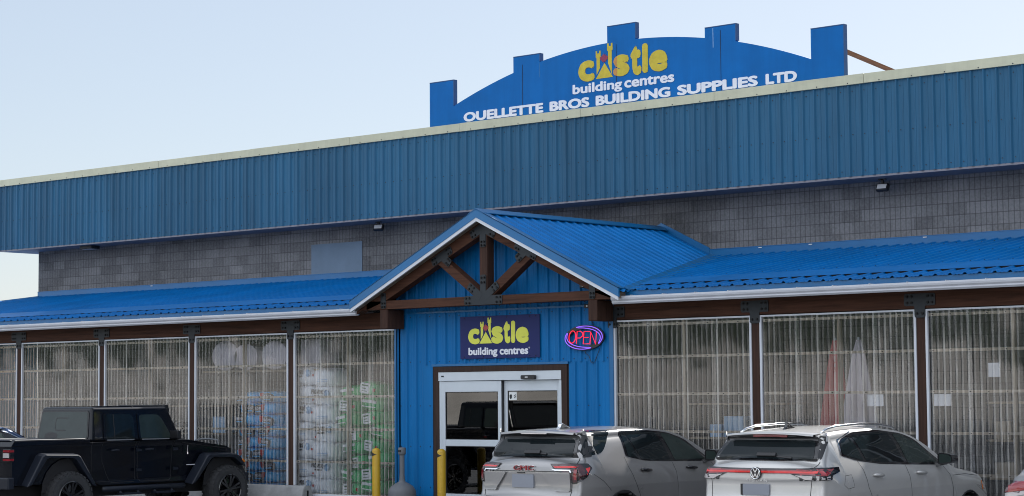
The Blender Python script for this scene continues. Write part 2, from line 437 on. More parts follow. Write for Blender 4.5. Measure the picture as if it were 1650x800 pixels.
# ------------------------------------------------------------------ mesh helpers
class MB:
    def __init__(s):
        s.v = []; s.f = []; s.m = []
    def add(s, vs, fs, mi=0):
        o = len(s.v)
        s.v += [tuple(p) for p in vs]
        s.f += [tuple(i + o for i in f) for f in fs]
        s.m += [mi] * len(fs)
        return s
    def box(s, x0, x1, y0, y1, z0, z1, mi=0):
        vs = [(x0, y0, z0), (x1, y0, z0), (x1, y1, z0), (x0, y1, z0), (x0, y0, z1), (x1, y0, z1), (x1, y1, z1), (x0, y1, z1)]
        return s.add(vs, [(3, 2, 1, 0), (4, 5, 6, 7), (0, 1, 5, 4), (1, 2, 6, 5), (2, 3, 7, 6), (3, 0, 4, 7)], mi)
    def hexa(s, vs, mi=0):
        return s.add(vs, [(3, 2, 1, 0), (4, 5, 6, 7), (0, 1, 5, 4), (1, 2, 6, 5), (2, 3, 7, 6), (3, 0, 4, 7)], mi)
    def prism(s, poly, axis, a0, a1, mi=0):
        """poly in the plane across axis: axis y -> (x,z); axis x -> (y,z); axis z -> (x,y)"""
        n = len(poly)
        def p3(p, a):
            return {'x': (a, p[0], p[1]), 'y': (p[0], a, p[1]), 'z': (p[0], p[1], a)}[axis]
        vs = [p3(p, a0) for p in poly] + [p3(p, a1) for p in poly]
        fs = [(i, (i + 1) % n, n + (i + 1) % n, n + i) for i in range(n)]
        tris = tessellate_polygon([[Vector((p[0], p[1], 0)) for p in poly]])
        for t in tris:
            fs.append(tuple(t)); fs.append(tuple(n + i for i in reversed(t)))
        return s.add(vs, fs, mi)
    def bar(s, a, b, w, d, up=(0, -1, 0), mi=0):
        """rectangular bar from a to b: w across, d along up"""
        a, b, up = Vector(a), Vector(b), Vector(up).normalized()
        t = (b - a).normalized()
        sd_ = t.cross(up).normalized() * (w / 2)
        u = sd_.cross(t).normalized() * (d / 2)
        vs = [a - sd_ - u, a + sd_ - u, a + sd_ + u, a - sd_ + u, b - sd_ - u, b + sd_ - u, b + sd_ + u, b - sd_ + u]
        return s.hexa(vs, mi)
    def tube(s, pts, r, n=8, mi=0, close=False):
        pts = [Vector(p) for p in pts]
        N = len(pts)
        rs = r if isinstance(r, (list, tuple)) else [r] * N
        vs = []
        prev = None
        for i, p in enumerate(pts):
            if close:
                t = (pts[(i + 1) % N] - pts[i - 1]).normalized()
            else:
                t = (pts[min(i + 1, N - 1)] - pts[max(i - 1, 0)]).normalized()
            if prev is None:
                ref = Vector((0, 0, 1)) if abs(t.z) < 0.9 else Vector((1, 0, 0))
                u = t.cross(ref).normalized()
            else:
                u = (prev - t * prev.dot(t)).normalized()
            prev = u
            w = t.cross(u)
            for k in range(n):
                a = 2 * math.pi * k / n
                vs.append(p + (u * math.cos(a) + w * math.sin(a)) * rs[i])
        fs = []
        for i in range(N if close else N - 1):
            j = (i + 1) % N
            for k in range(n):
                fs.append((i * n + k, i * n + (k + 1) % n, j * n + (k + 1) % n, j * n + k))
        if not close:
            fs.append(tuple(reversed(range(n)))); fs.append(tuple(range((N - 1) * n, N * n)))
        return s.add(vs, fs, mi)
    def lathe(s, prof, c=(0, 0, 0), n=24, axis='z', mi=0):
        """prof: (radius, height) pairs"""
        vs = []
        for r, h in prof:
            for k in range(n):
                a = 2 * math.pi * k / n
                x, y = r * math.cos(a), r * math.sin(a)
                q = {'z': (x, y, h), 'x': (h, x, y), 'y': (x, h, y)}[axis]
                vs.append((c[0] + q[0], c[1] + q[1], c[2] + q[2]))
        fs = []
        for i in range(len(prof) - 1):
            for k in range(n):
                fs.append((i * n + k, i * n + (k + 1) % n, (i + 1) * n + (k + 1) % n, (i + 1) * n + k))
        return s.add(vs, fs, mi)
    def grid(s, rows, mi=0):
        n = len(rows[0])
        vs = [p for r in rows for p in r]
        fs = [(i * n + k, i * n + k + 1, (i + 1) * n + k + 1, (i + 1) * n + k) for i in range(len(rows) - 1) for k in range(n - 1)]
        return s.add(vs, fs, mi)
    def build(s, name, mat, parent=None, smooth=False, bevel=0.0, seg=2, fix=True, angle=None):
        me = bpy.data.meshes.new(name)
        me.from_pydata(s.v, [], s.f)
        for m in (mat if isinstance(mat, (list, tuple)) else [mat]):
            me.materials.append(m)
        me.polygons.foreach_set('material_index', s.m)
        if fix:
            bm = bmesh.new(); bm.from_mesh(me)
            bmesh.ops.recalc_face_normals(bm, faces=bm.faces)
            bm.to_mesh(me); bm.free()
        if smooth:
            me.polygons.foreach_set('use_smooth', [True] * len(me.polygons))
            if angle:
                me.set_sharp_from_angle(angle=R(angle))
        me.update()
        o = bpy.data.objects.new(name, me)
        col.objects.link(o)
        if parent is not None:
            o.parent = parent
        if bevel:
            b = o.modifiers.new('bevel', 'BEVEL')
            b.width = bevel; b.segments = seg; b.limit_method = 'ANGLE'; b.angle_limit = R(35)
            if seg > 1:
                me.polygons.foreach_set('use_smooth', [True] * len(me.polygons))
                b.harden_normals = True
        return o

def tag(o, label=None, cat=None, group=None, kind=None):
    if label: o['label'] = label
    if cat: o['category'] = cat
    if group: o['group'] = group
    if kind: o['kind'] = kind
    return o

def empty(name, loc, label, cat, group=None, rz=0.0):
    o = bpy.data.objects.new(name, None)
    o.empty_display_size = 0.3
    o.location = loc
    o.rotation_euler = (0, 0, rz)
    col.objects.link(o)
    return tag(o, label, cat, group)

def copy_tree(o, parent=None):
    c = o.copy()
    col.objects.link(c)
    if parent is not None:
        c.parent = parent
    for ch in list(o.children):
        copy_tree(ch, c)
    return c

def text_mesh(body, bold=0.0, spacing=1.0, shear=0.0):
    cu = bpy.data.curves.new('lettering', 'FONT')
    cu.body = body
    cu.offset = bold
    cu.space_character = spacing
    cu.shear = shear
    cu.extrude = 0.0
    cu.resolution_u = 4
    t = bpy.data.objects.new('lettering', cu)
    col.objects.link(t)
    dg = bpy.context.evaluated_depsgraph_get()
    me = bpy.data.meshes.new_from_object(t.evaluated_get(dg))
    bpy.data.objects.remove(t)
    bpy.data.curves.remove(cu)
    return me

def text(name, body, mat, parent, o, xd, zd, w, h, thick=0.006, bold=0.03, spacing=1.0, shear=0.0):
    """lettering fitted into a w x h box whose lower left corner is o, standing proud along xd x zd;
    the weight comes from a few copies of the outline shifted sideways, each a hair prouder than the last"""
    me = text_mesh(body, 0.0, spacing, shear)
    me.name = name
    co = [v.co.copy() for v in me.vertices]
    x0, x1 = min(c.x for c in co) - bold, max(c.x for c in co) + bold
    y0, y1 = min(c.y for c in co) - bold, max(c.y for c in co) + bold
    xd, zd, o = Vector(xd), Vector(zd), Vector(o)
    nd = xd.cross(zd).normalized()
    polys = [tuple(p.vertices) for p in me.polygons]
    bm0 = bmesh.new()
    shifts = [(0, 0)] if bold < 1e-4 else [(0, 0)] + [(bold * math.cos(a * math.pi / 4), bold * math.sin(a * math.pi / 4)) for a in range(8)]
    for k, (sx_, sy_) in enumerate(shifts):
        t = thick * (1 + 0.05 * k)
        lo, hi = [], []
        for c in co:
            p = o + xd * ((c.x + sx_ - x0) / (x1 - x0) * w) + zd * ((c.y + sy_ - y0) / (y1 - y0) * h)
            lo.append(bm0.verts.new(p)); hi.append(bm0.verts.new(p + nd * t))
        edges = {}
        for p in polys:
            try: bm0.faces.new([hi[i] for i in p])
            except ValueError: pass
            for i in range(len(p)):
                e = (p[i], p[(i + 1) % len(p)])
                edges[e] = 1
        for (i, j) in edges:
            if (j, i) not in edges:
                bm0.faces.new([hi[j], hi[i], lo[i], lo[j]])
    m2 = bpy.data.meshes.new(name)
    bm0.to_mesh(m2); bm0.free()
    bpy.data.meshes.remove(me)
    m2.materials.append(mat)
    ob = bpy.data.objects.new(name, m2)
    col.objects.link(ob)
    ob.parent = parent
    return ob

def rounded(poly, r, n=4):
    out = []
    N = len(poly)
    for i, p in enumerate(poly):
        ri = r[i] if isinstance(r, (list, tuple)) else r
        a, b, c = Vector(poly[i - 1][:2]), Vector(p[:2]), Vector(poly[(i + 1) % N][:2])
        if ri <= 0:
            out.append((b.x, b.y)); continue
        d1, d2 = (a - b), (c - b)
        k1, k2 = min(ri, d1.length * 0.48), min(ri, d2.length * 0.48)
        p1, p2 = b + d1.normalized() * k1, b + d2.normalized() * k2
        for j in range(n + 1):
            t = j / n
            q = p1 * (1 - t) ** 2 + b * 2 * t * (1 - t) + p2 * t ** 2
            out.append((q.x, q.y))
    return out

# ------------------------------------------------------------------ ground
def sheet(name, x0, x1, y0, y1, z, mat, kind='structure'):
    return tag(MB().add([(x0, y0, z), (x1, y0, z), (x1, y1, z), (x0, y1, z)], [(0, 1, 2, 3)]).build(name, mat, fix=False), kind=kind)
sheet('ground', -1500, 1500, -1500, 1500, -0.012, MT['gravel'])
sheet('parking_lot', -60, 60, -46, -0.7, -0.004, MT['asphalt'])
tag(MB().box(-24, 34, -0.7, -0.012, -0.1, 0.13).build('pavement', MT['concrete'], bevel=0.015), kind='structure')
tag(MB().box(-19.0, 30.0, 0.16, 4.55, 0.0, 0.14).build('floor', MT['concrete']), kind='structure')
# sandy bank across the lot with the wood on top of it (seen only mirrored in the glazing)
bk = MB()
rows = []
rng = random.Random(3)
for j, (yy, zz) in enumerate([(-58, -0.1), (-63, 1.8), (-67, 3.4), (-71, 4.2), (-90, 4.6), (-200, 5)]):
    rows.append([(x, yy + rng.uniform(-1.5, 1.5), zz + (rng.uniform(-.7, .7) if 1 < j < 5 else 0)) for x in range(-420, 181, 6)])
bk.grid(rows)
tag(bk.build('hill', MT['bank'], smooth=True), kind='structure')
fo = MB()
for i in range(1500):
    x, y = rng.uniform(-400, 170), -rng.uniform(72, 100)
    h, r = rng.uniform(5, 11), rng.uniform(1.2, 2.4)
    n = 7
    vs = [(x + r * math.cos(k * 6.283 / n) * rng.uniform(.7, 1.2), y + r * math.sin(k * 6.283 / n), 3.6 + rng.uniform(0, 1)) for k in range(n)] + [(x, y, 3.6 + h)]
    fo.add(vs, [(k, (k + 1) % n, n) for k in range(n)])
tag(fo.build('spruce_wood', MT['forest'], fix=False), 'dark spruce wood on the sandy bank across the lot', 'wood', kind='stuff')

# ------------------------------------------------------------------ the store
WALL_Y, FAS_Y = 4.586, 3.87
GX, GT, GS = -0.25, 5.14, 0.482            # gable centre, ridge height, slope
EAVE_Y, EAVE_Z = -0.40, 3.70
LS = (4.56 - EAVE_Z) / (WALL_Y - EAVE_Y)   # lean-to slope
XL, XR = -19.2, 30.0
store = empty('hardware_store', (0, 0, 0), 'long grey block store with blue metal fascia, blue lean-to roofs and gabled entrance', 'store')

MB().box(XL, XR, WALL_Y, WALL_Y + 14, 0, 7.2).build('block_wall', MT['block'], store)

def rib_profile(x0, x1, pitch, h, rib_b=0.062, rib_t=0.022, minor=(0.33, 0.67), mh=0.005, mw=0.022, phase=0.0):
    """(x, out) polyline of a ribbed metal sheet"""
    pts = []
    x = x0 + phase
    while x < x1 - pitch:
        pts += [(x, 0), (x + rib_b / 2 - rib_t / 2, h), (x + rib_b / 2 + rib_t / 2, h), (x + rib_b, 0)]
        for m in minor:
            c = x + rib_b + (pitch - rib_b) * m
            pts += [(c - mw / 2, 0), (c - mw / 4, mh), (c + mw / 4, mh), (c + mw / 2, 0)]
        x += pitch
    pts = [(x0, 0)] + [p for p in pts if x0 < p[0] < x1] + [(x1, 0)]
    return pts

def wall_sheet(mb, x0, x1, y, zb, zt, pitch=0.2286, h=0.02, **k):
    """ribbed sheet facing -Y; zb / zt may be functions of x"""
    pr = rib_profile(x0, x1, pitch, h, **k)
    fb = zb if callable(zb) else (lambda x: zb)
    ft = zt if callable(zt) else (lambda x: zt)
    lo = [(x, y - d, fb(x)) for x, d in pr]
    hi = [(x, y - d, ft(x)) for x, d in pr]
    mb.grid([lo, hi], 0)

def screws(mb, x0, x1, y, z, pitch=0.2286, off=0.095, s=0.008, mi=1):
    x = x0 + off
    while x < x1 - 0.03:
        mb.box(x - s, x + s, y - 0.010, y + 0.004, z - s, z + s, mi)
        x += pitch

# fascia of dusty blue sheets that runs round the roof
fs = MB()
FXL = -19.80
wall_sheet(fs, FXL, XR, FAS_Y, 5.71, 7.28, h=0.034, minor=(0.5,), mh=0.008, mw=0.03)
for z in (5.80, 6.42, 7.16):
    screws(fs, FXL, XR, FAS_Y, z)
pr = rib_profile(FAS_Y, WALL_Y + 14, 0.2286, 0.024, minor=(0.5,), mh=0.008, mw=0.03)
fs.grid([[(FXL - d, y, 5.71) for y, d in pr], [(FXL - d, y, 7.28) for y, d in pr]], 0)
fs.build('fascia', [MT['fascia'], MT['screw']], store)
cp = MB()
x = FXL - 0.05
while x < XR:                               # cap in lengths with lapped joints
    x2 = min(x + 3.05, XR)
    lap = 0.003 if int((x + 40) / 3.05) % 2 else 0.0
    cp.box(x, x2 - 0.004, FAS_Y - 0.05 - lap, FAS_Y + 0.30, 7.27 - lap, 7.432 + lap, 0)
    for k in range(5):
        xs_ = x + 0.3 + k * 0.61
        if xs_ < x2:
            cp.box(xs_ - .009, xs_ + .009, FAS_Y - 0.062, FAS_Y - 0.05, 7.285, 7.303, 1)
    x = x2
cp.box(FXL - 0.05, FXL + 0.25, FAS_Y + 0.305, WALL_Y + 14, 7.27, 7.432, 0)
cp.build('fascia_cap', [MT['cap'], MT['screw']], store, bevel=0.004, seg=1)
MB().box(FXL + 0.004, XR, FAS_Y + 0.002, WALL_Y - 0.002, 5.675, 5.712).box(FXL + 0.004, XL - 0.002, WALL_Y + 0.002, WALL_Y + 14, 5.675, 5.712).build('soffit', MT['soffit'], store)
MB().box(FXL + 0.3, XR, FAS_Y + 0.32, WALL_Y + 14, 7.21, 7.36).build('flat_roof', MT['soffit'], store)
ring = MB()
ring.tube([(FXL - 0.05 + 0.055 * math.cos(a * 0.5236), FAS_Y - 0.03, 6.95 + 0.075 * math.sin(a * 0.5236)) for a in range(12)], 0.012, 6, close=True)
ring.build('pipe_ring', MT['white'], store)

# flashing along the block wall
fl = MB()
def valley_x(z):
    return (GT - z) / GS
for x0, x1 in ((XL, GX - valley_x(4.70) - 0.02), (GX + valley_x(4.70) + 0.02, XR)):
    fl.box(x0, x1, WALL_Y - 0.022, WALL_Y + 0.002, 4.545, 4.69)
    fl.box(x0, x1, WALL_Y - 0.030, WALL_Y + 0.002, 4.685, 4.697)
for s in (-1, 1):
    a = (GX, GT + 0.0); b = (GX + s * valley_x(4.62), 4.62)
    q = [(a[0], a[1] - .05), (b[0], b[1] - .05), (b[0], b[1] + 0.10), (a[0], a[1] + 0.10)]
    fl.prism(q, 'y', WALL_Y - 0.028, WALL_Y - 0.003)
fl.build('wall_flashing', MT['trim_blue'], store)
for x in (-14.9, 1.9, 2.95, 5.2, 8.0):
    MB().box(x, x + 0.07, WALL_Y - 0.036, WALL_Y - 0.031, 4.66, 4.674).build('flashing_clip', MT['sticker'], store)
MB().box(-9.58, -8.05, WALL_Y - 0.014, WALL_Y + 0.002, 4.66, 5.335).build('wall_cover_board', MT['cover'], store, bevel=0.004, seg=1)

# ---- lean-to roofs (ribs run up the slope)
def roof_z(y):
    return EAVE_Z + LS * (y - EAVE_Y)
def clip(mb_obj, co, no):
    bm = bmesh.new(); bm.from_mesh(mb_obj.data)
    bmesh.ops.bisect_plane(bm, geom=bm.verts[:] + bm.edges[:] + bm.faces[:], plane_co=co, plane_no=no, clear_outer=True)
    bm.to_mesh(mb_obj.data); bm.free()
def lean(x0, x1, side):
    rb = MB()
    pr = rib_profile(x0, x1, 0.2286, 0.026, rib_b=0.075, rib_t=0.028, phase=0.05)
    rb.grid([[(x, EAVE_Y - 0.03, roof_z(EAVE_Y - 0.03) + d) for x, d in pr], [(x, WALL_Y, roof_z(WALL_Y) + d) for x, d in pr]], 0)
    x = x0 + 0.18
    while x < x1:
        for y in (1.3, 2.9, 4.3):
            rb.box(x - .008, x + .008, y - .008, y + .008, roof_z(y), roof_z(y) + 0.012, 1)
        x += 0.2286
    o = rb.build('roof_sheet', [MT['roof_blue'], MT['screw']], store, fix=False)
    # smooth snow-stop flashing laid over the ribs near the eave
    st = MB()
    y0, y1 = 0.10, 0.92
    th = 0.030
    st.add([(x0, y0, roof_z(y0) + th), (x1, y0, roof_z(y0) + th), (x1, y0 + 0.012, roof_z(y0) + th + 0.004), (x0, y0 + 0.012, roof_z(y0) + th + 0.004)], [(0, 1, 2, 3)])
    st.add([(x0, y0 + .012, roof_z(y0) + th + .004), (x1, y0 + .012, roof_z(y0) + th + .004), (x1, y1, roof_z(y1) + th), (x0, y1, roof_z(y1) + th)], [(0, 1, 2, 3)])
    f = st.build('snow_flashing', MT['roof_blue'], store, fix=False)
    ft = MB()
    pr2 = rib_profile(x0, x1, 0.2286, 0.026, rib_b=0.075, rib_t=0.028, phase=0.05)
    ft.grid([[(x, y0 + 0.03, roof_z(y0 + .03) + d - 0.001) for x, d in pr2], [(x, y0 + 0.03, roof_z(y0 + .03) + th) for x, d in pr2]])
    g = ft.build('gap_shade', MT['bolt'], store, fix=False)  # black strip across the open rib gaps, standing in for their shade
    return [o, f, g]
for side in (-1, 1):
    x0, x1 = ((XL - 5.2, GX - 1.0) if side < 0 else (GX + 1.0, XR))
    va = Vector((GX + side * (GT - EAVE_Z) / GS, EAVE_Y, 0)); vb = Vector((GX + side * valley_x(4.56), WALL_Y, 0))
    d = (vb - va).normalized(); n = Vector((d.y, -d.x, 0))
    if n.x * side > 0: n = -n
    for o in lean(x0, x1, side):
        clip(o, va, n)
        if side < 0:                          # hip round the corner of the building
            clip(o, Vector((XL, WALL_Y, 0)), Vector((-1, 1, 0)).normalized())
# hip cap and the side slope behind it
hp = MB()
hp.bar((XL, WALL_Y, 4.575), (XL - 4.99, EAVE_Y, EAVE_Z + 0.015), 0.20, 0.03, (0, 0, 1))
hp.build('hip_cap', MT['trim_blue'], store)
sl = MB()
pr = rib_profile(EAVE_Y, WALL_Y + 14, 0.2286, 0.026)
sl.grid([[(XL - 4.99, y, EAVE_Z + d) for y, d in pr], [(XL, y, 4.56 + d) for y, d in pr]])
o = sl.build('roof_sheet', MT['roof_blue'], store, fix=False)
clip(o, Vector((XL, WALL_Y, 0)), Vector((1, -1, 0)).normalized())
# underside, eave board and gutter
un = MB()
un.add([(XL - 4.6, EAVE_Y + .02, EAVE_Z - .10), (XR, EAVE_Y + .02, EAVE_Z - .10), (XR, WALL_Y, 4.44), (XL, WALL_Y, 4.44)], [(0, 1, 2, 3)])
un.build('roof_deck', MT['soffit'], store, fix=False)
for x0, x1 in ((XL - 4.9, GX - 2.97), (GX + 2.72, XR)):
    MB().box(x0, x1, EAVE_Y, EAVE_Y + 0.03, 3.50, 3.695).build('eave_board', MT['trim_blue'], store)
    gp = [(-0.405, 3.490), (-0.455, 3.490), (-0.478, 3.515), (-0.478, 3.535), (-0.500, 3.560), (-0.508, 3.585), (-0.508, 3.612), (-0.498, 3.612), (-0.498, 3.588), (-0.47, 3.54), (-0.45, 3.50), (-0.405, 3.50)]
    gb = MB()
    gb.prism(gp, 'x', x0 if x0 > 0 else x0, x1)
    for xe in (x0, x1):
        gb.prism([(-0.406, 3.491), (-0.455, 3.491), (-0.478, 3.515), (-0.478, 3.535), (-0.5, 3.56), (-0.507, 3.585), (-0.507, 3.61), (-0.406, 3.61)], 'x', xe - .003, xe + .003)
    x = x0 + 0.4
    while x < x1:
        gb.box(x - .008, x + .008, -0.515, -0.40, 3.612, 3.622)
        x += 0.61
    gb.build('gutter', MT['gutter'], store)
    MB().box(x0, x1 + (0 if x0 > 0 else -0.0), EAVE_Y + 0.031, -0.02, 3.545, 3.56).build('eave_soffit', MT['soffit'], store)

# ---- gabled entrance roof
YF = -0.62
for s in (-1, 1):
    rb = MB()
    pr = rib_profile(YF + 0.02, WALL_Y, 0.2286, 0.026, rib_b=0.075, rib_t=0.028, phase=0.06)
    xe = GX + s * 3.02
    rb.grid([[(GX, y, GT - 0.012 + d) for y, d in pr], [(xe, y, GT - 0.012 - GS * 3.02 + d) for y, d in pr]], 0)
    for dx in (0.55, 1.25, 2.0, 2.75):
        y = YF + 0.16
        while y < WALL_Y:
            z = GT - 0.012 - GS * dx
            rb.box(GX + s * dx - .009, GX + s * dx + .009, y - .009, y + .009, z, z + .014, 1)
            y += 0.2286
    o = rb.build('gable_roof_sheet', [MT['roof_blue'], MT['screw']], store, fix=False)
    va = Vector((GX + s * (GT - EAVE_Z) / GS, EAVE_Y, 0)); vb = Vector((GX + s * valley_x(4.56), WALL_Y, 0))
    d = (vb - va).normalized(); n = Vector((d.y, -d.x, 0))
    if n.x * s < 0: n = -n
    clip(o, va + n * 0.02, n)
    # valley tray
    vt = MB()
    a3, b3 = Vector((va.x, va.y, EAVE_Z + .012)), Vector((vb.x, vb.y, 4.572))
    w1, w2 = Vector((s * .20, 0, 0.0)), Vector((-s * .10, 0, .048))
    vt.add([a3, a3 + w1, b3 + w1, b3], [(0, 1, 2, 3)])
    vt.add([a3, a3 + w2, b3 + w2, b3], [(0, 1, 2, 3)])
    vt.build('valley_tray', MT['trim_blue'], store, fix=False)
    # rake: blue flashing, white board, grey soffit
    def slab(t0, t1, y0, y1, reach, mat, name):
        q = [(GX, GT - t0), (GX + s * reach, GT - t0 - GS * reach), (GX + s * reach, GT - t1 - GS * reach), (GX, GT - t1)]
        return MB().prism(q, 'y', y0, y1).build(name, mat, store)
    slab(-0.035, 0.115, YF - 0.012, YF + 0.02, 2.97, MT['trim_blue'], 'rake_flashing')
    slab(0.115, 0.175, YF - 0.004, YF + 0.03, 2.95, MT['white'], 'rake_board')
    slab(0.045, 0.150, YF + 0.035, -0.01, 2.93, MT['soffit_wood'], 'gable_soffit')
    # top rake plate lying on the ribs
    q = [(GX, GT + 0.03), (GX + s * 2.97, GT + .03 - GS * 2.97), (GX + s * 2.97, GT + .018 - GS * 2.97), (GX, GT + .018)]
    MB().prism(q, 'y', YF - 0.012, YF + 0.14).build('rake_plate', MT['trim_blue'], store)
rc = MB()
for s in (-1, 1):
    q = [(GX, GT + 0.04), (GX + s * 0.17, GT + .04 - GS * 0.17), (GX + s * 0.17, GT + .026 - GS * 0.17), (GX, GT + .026)]
    rc.prism(q, 'y', YF - 0.014, WALL_Y - 0.04)
rc.build('ridge_cap', MT['trim_blue'], store)

# ---- brown beam, posts, steel plates
for x0, x1 in ((-19.2, -2.70), (2.14, 29.9)):
    MB().box(x0, x1, -0.012, 0.15, 3.262, 3.545).build('beam', MT['beam'], store, bevel=0.006, seg=1)
STEP = 2.755
postsL = [-2.61 - STEP * k for k in range(1, 7)]       # -5.365, -8.12 ...
postsR = [4.85, 7.67, 10.45, 13.2]
for x in postsL + postsR + [2.08, -2.615]:
    w = 0.145
    if x == 2.08: w = 0.10
    if x == -2.615: w = 0.06
    MB().box(x - w / 2, x + w / 2, 0.0, 0.14, 0.0, 3.26).build('post', MT['post'], store, bevel=0.005, seg=1)
for x in postsL + postsR + [2.12]:
    pb = MB()
    q = rounded([(x - .25, 3.30), (x - .085, 3.30), (x - .085, 3.13), (x + .085, 3.13), (x + .085, 3.30), (x + .25, 3.30), (x + .25, 3.475), (x - .25, 3.475)], [.03, .02, .03, .03, .02, .03, .03, .03], 2)
    pb.prism(q, 'y', -0.026, -0.013)
    for dx in (-.20, -.13, .13, .20):
        for z in (3.345, 3.435):
            pb.lathe([(0.0, -.042), (.018, -.042), (.020, -.026)], (x + dx, 0, z), 8, 'y', 1)
    for dx in (-.045, .045):
        pb.lathe([(0.0, -.042), (.018, -.042), (.020, -.026)], (x + dx, 0, 3.19), 8, 'y', 1)
    pb.build('post_plate', [MT['steel'], MT['bolt']], store)

# ---- corrugated clear window bays
def bay(x0, x1, seed):
    rg = random.Random(seed)
    pts = []
    n = int((x1 - x0) / 0.095 * 8)
    for i in range(n + 1):
        x = x0 + 0.02 + (x1 - x0 - 0.04) * i / n
        lapz = 0.0
        c_ = math.cos(2 * math.pi * x / 0.095)
        pts.append((x, 0.016 + 0.010 * math.copysign(abs(c_) ** 0.6, c_)))
    rows = []
    K = 12
    wob = [[rg.uniform(-1, 1) for _ in range(4)] for _ in range(K + 1)]
    for k in range(K + 1):
        z = 0.30 + (3.235 - 0.30) * k / K
        rows.append([(x, y + 0.0022 * math.sin(x * 3.1 + wob[k][0] * 1.6) + 0.0012 * math.sin(x * 9 + wob[k][1] * 2), z) for x, y in pts])
    shb = MB().grid(rows)
    for f in (0.255, 0.745):               # lapped joints between the sheets
        xa = x0 + (x1 - x0) * f
        lap = [p for p in pts if xa - 0.045 < p[0] < xa + 0.045]
        shb.grid([[(x, y - 0.004, 0.30) for x, y in lap], [(x, y - 0.004, 3.235) for x, y in lap]])
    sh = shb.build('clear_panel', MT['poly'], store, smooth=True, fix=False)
    fr = MB()
    t = 0.035
    fr.box(x0, x0 + t, -0.012, 0.034, 0.27, 3.25).box(x1 - t, x1, -0.012, 0.034, 0.27, 3.25)
    fr.box(x0 + t, x1 - t, -0.010, 0.034, 3.225, 3.25).box(x0 + t, x1 - t, -0.010, 0.034, 0.27, 0.32)
    fr.build('panel_frame', MT['white'], sh)
    for z in (0.31, 0.896, 1.484, 2.072, 2.66, 3.17):
        g = MB()
        g.box(x0 + .03, x1 - .03, 0.030, 0.066, z - 0.02, z + 0.02, 0)
        x = x0 + 0.11
        while x < x1 - 0.06:
            g.box(x - .006, x + .006, -0.004, 0.012, z - .006, z + .006, 1)
            x += 0.285
        g.build('girt', [MT['girt'], MT['bolt']], sh)
    for f in (0.5,):
        x = x0 + (x1 - x0) * f
        MB().box(x - .02, x + .02, 0.068, 0.15, 0.14, 3.25).build('stud', MT['stud'], sh)
    return sh
bays = []
for k in range(6):
    b = -2.645 if k == 0 else postsL[k - 1] - 0.075
    a = postsL[k] + 0.075
    bays.append((a, b))
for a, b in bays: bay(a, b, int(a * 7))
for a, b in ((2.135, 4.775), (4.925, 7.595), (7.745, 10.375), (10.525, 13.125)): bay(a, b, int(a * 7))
bs = MB()
bs.box(-19.2, -2.70, -0.008, 0.15, 0.0, 0.268).box(2.1, 29.9, -0.008, 0.15, 0.0, 0.268)
bs.build('base_curb', MT['concrete'], store)
# dark partitions added to keep side light off the entrance, lean-to ends
MB().box(-2.80, -2.72, 0.16, WALL_Y - 0.01, 0.14, 3.6).box(2.16, 2.24, 0.16, WALL_Y - 0.01, 0.14, 3.6).build('added_partition', MT['dark_in'], store)
MB().box(-19.28, -19.2, 0.0, WALL_Y - 0.01, 0, 3.6).box(13.28, 29.9, 0.0, 0.1, 0.27, 3.26).box(13.3, 13.4, 0.1, WALL_Y - 0.01, 0, 4.2).build('end_wall', MT['wall_blue'], store)

# ---- blue entrance wall with the door opening
DX0, DX1, DZ = -1.79, 1.17, 2.57
ew = MB()
def under_gable(x): return GT - 0.16 - GS * abs(x - GX)
wall_sheet(ew, -2.68, 2.14, 0.0, 3.52, under_gable, h=0.03, minor=(0.33, 0.67), mh=0.004, rib_b=0.056)
wall_sheet(ew, -2.68, 2.14, 0.0, DZ + 0.04, 3.50, h=0.03, minor=(0.33, 0.67), mh=0.004, rib_b=0.056)
wall_sheet(ew, -2.68, DX0 - 0.03, 0.0, 0.14, DZ + 0.04, h=0.03, minor=(0.33, 0.67), mh=0.004, rib_b=0.056)
wall_sheet(ew, DX1 + 0.03, 2.14, 0.0, 0.14, DZ + 0.04, h=0.03, minor=(0.33, 0.67), mh=0.004, rib_b=0.056, phase=0.11)
for z in (3.44, 3.58, 2.66):
    screws(ew, -2.68, 2.14, 0.0, z, off=0.11)
for z in (1.9, 1.2, 0.5):
    screws(ew, -2.68, DX0, 0.0, z, off=0.11)
    screws(ew, DX1 + .1, 2.14, 0.0, z, off=0.11)
ew.build('entrance_wall', [MT['wall_blue'], MT['screw']], store, fix=False)
et = MB()
et.box(-2.68, 2.14, -0.026, -0.001, 3.495, 3.525)
et.box(DX0 - 0.03, DX1 + 0.03, -0.030, -0.001, DZ + 0.005, DZ + 0.045)
et.box(-2.71, -2.64, -0.030, 0.05, 0.14, 3.54).box(2.06, 2.135, -0.030, -0.001, 0.14, 3.30)
et.box(-2.72, DX0, -0.024, 0.0, 0.0, 0.145).box(DX1, 2.14, -0.024, 0.0, 0.0, 0.145)
et.build('entrance_trim', MT['trim_blue'], store)
# added ceiling and sides that keep the lobby behind the glass dark
MB().box(-2.7, 2.15, 0.16, WALL_Y - 0.02, 2.62, 2.70).box(-2.7, DX0, 0.02, 0.10, 0.14, 3.5).box(DX1, 2.14, 0.02, 0.10, 0.14, 3.5).box(DX0, DX1, 0.02, 0.10, 2.61, 3.5).build('added_lobby_lining', MT['dark_in'], store)

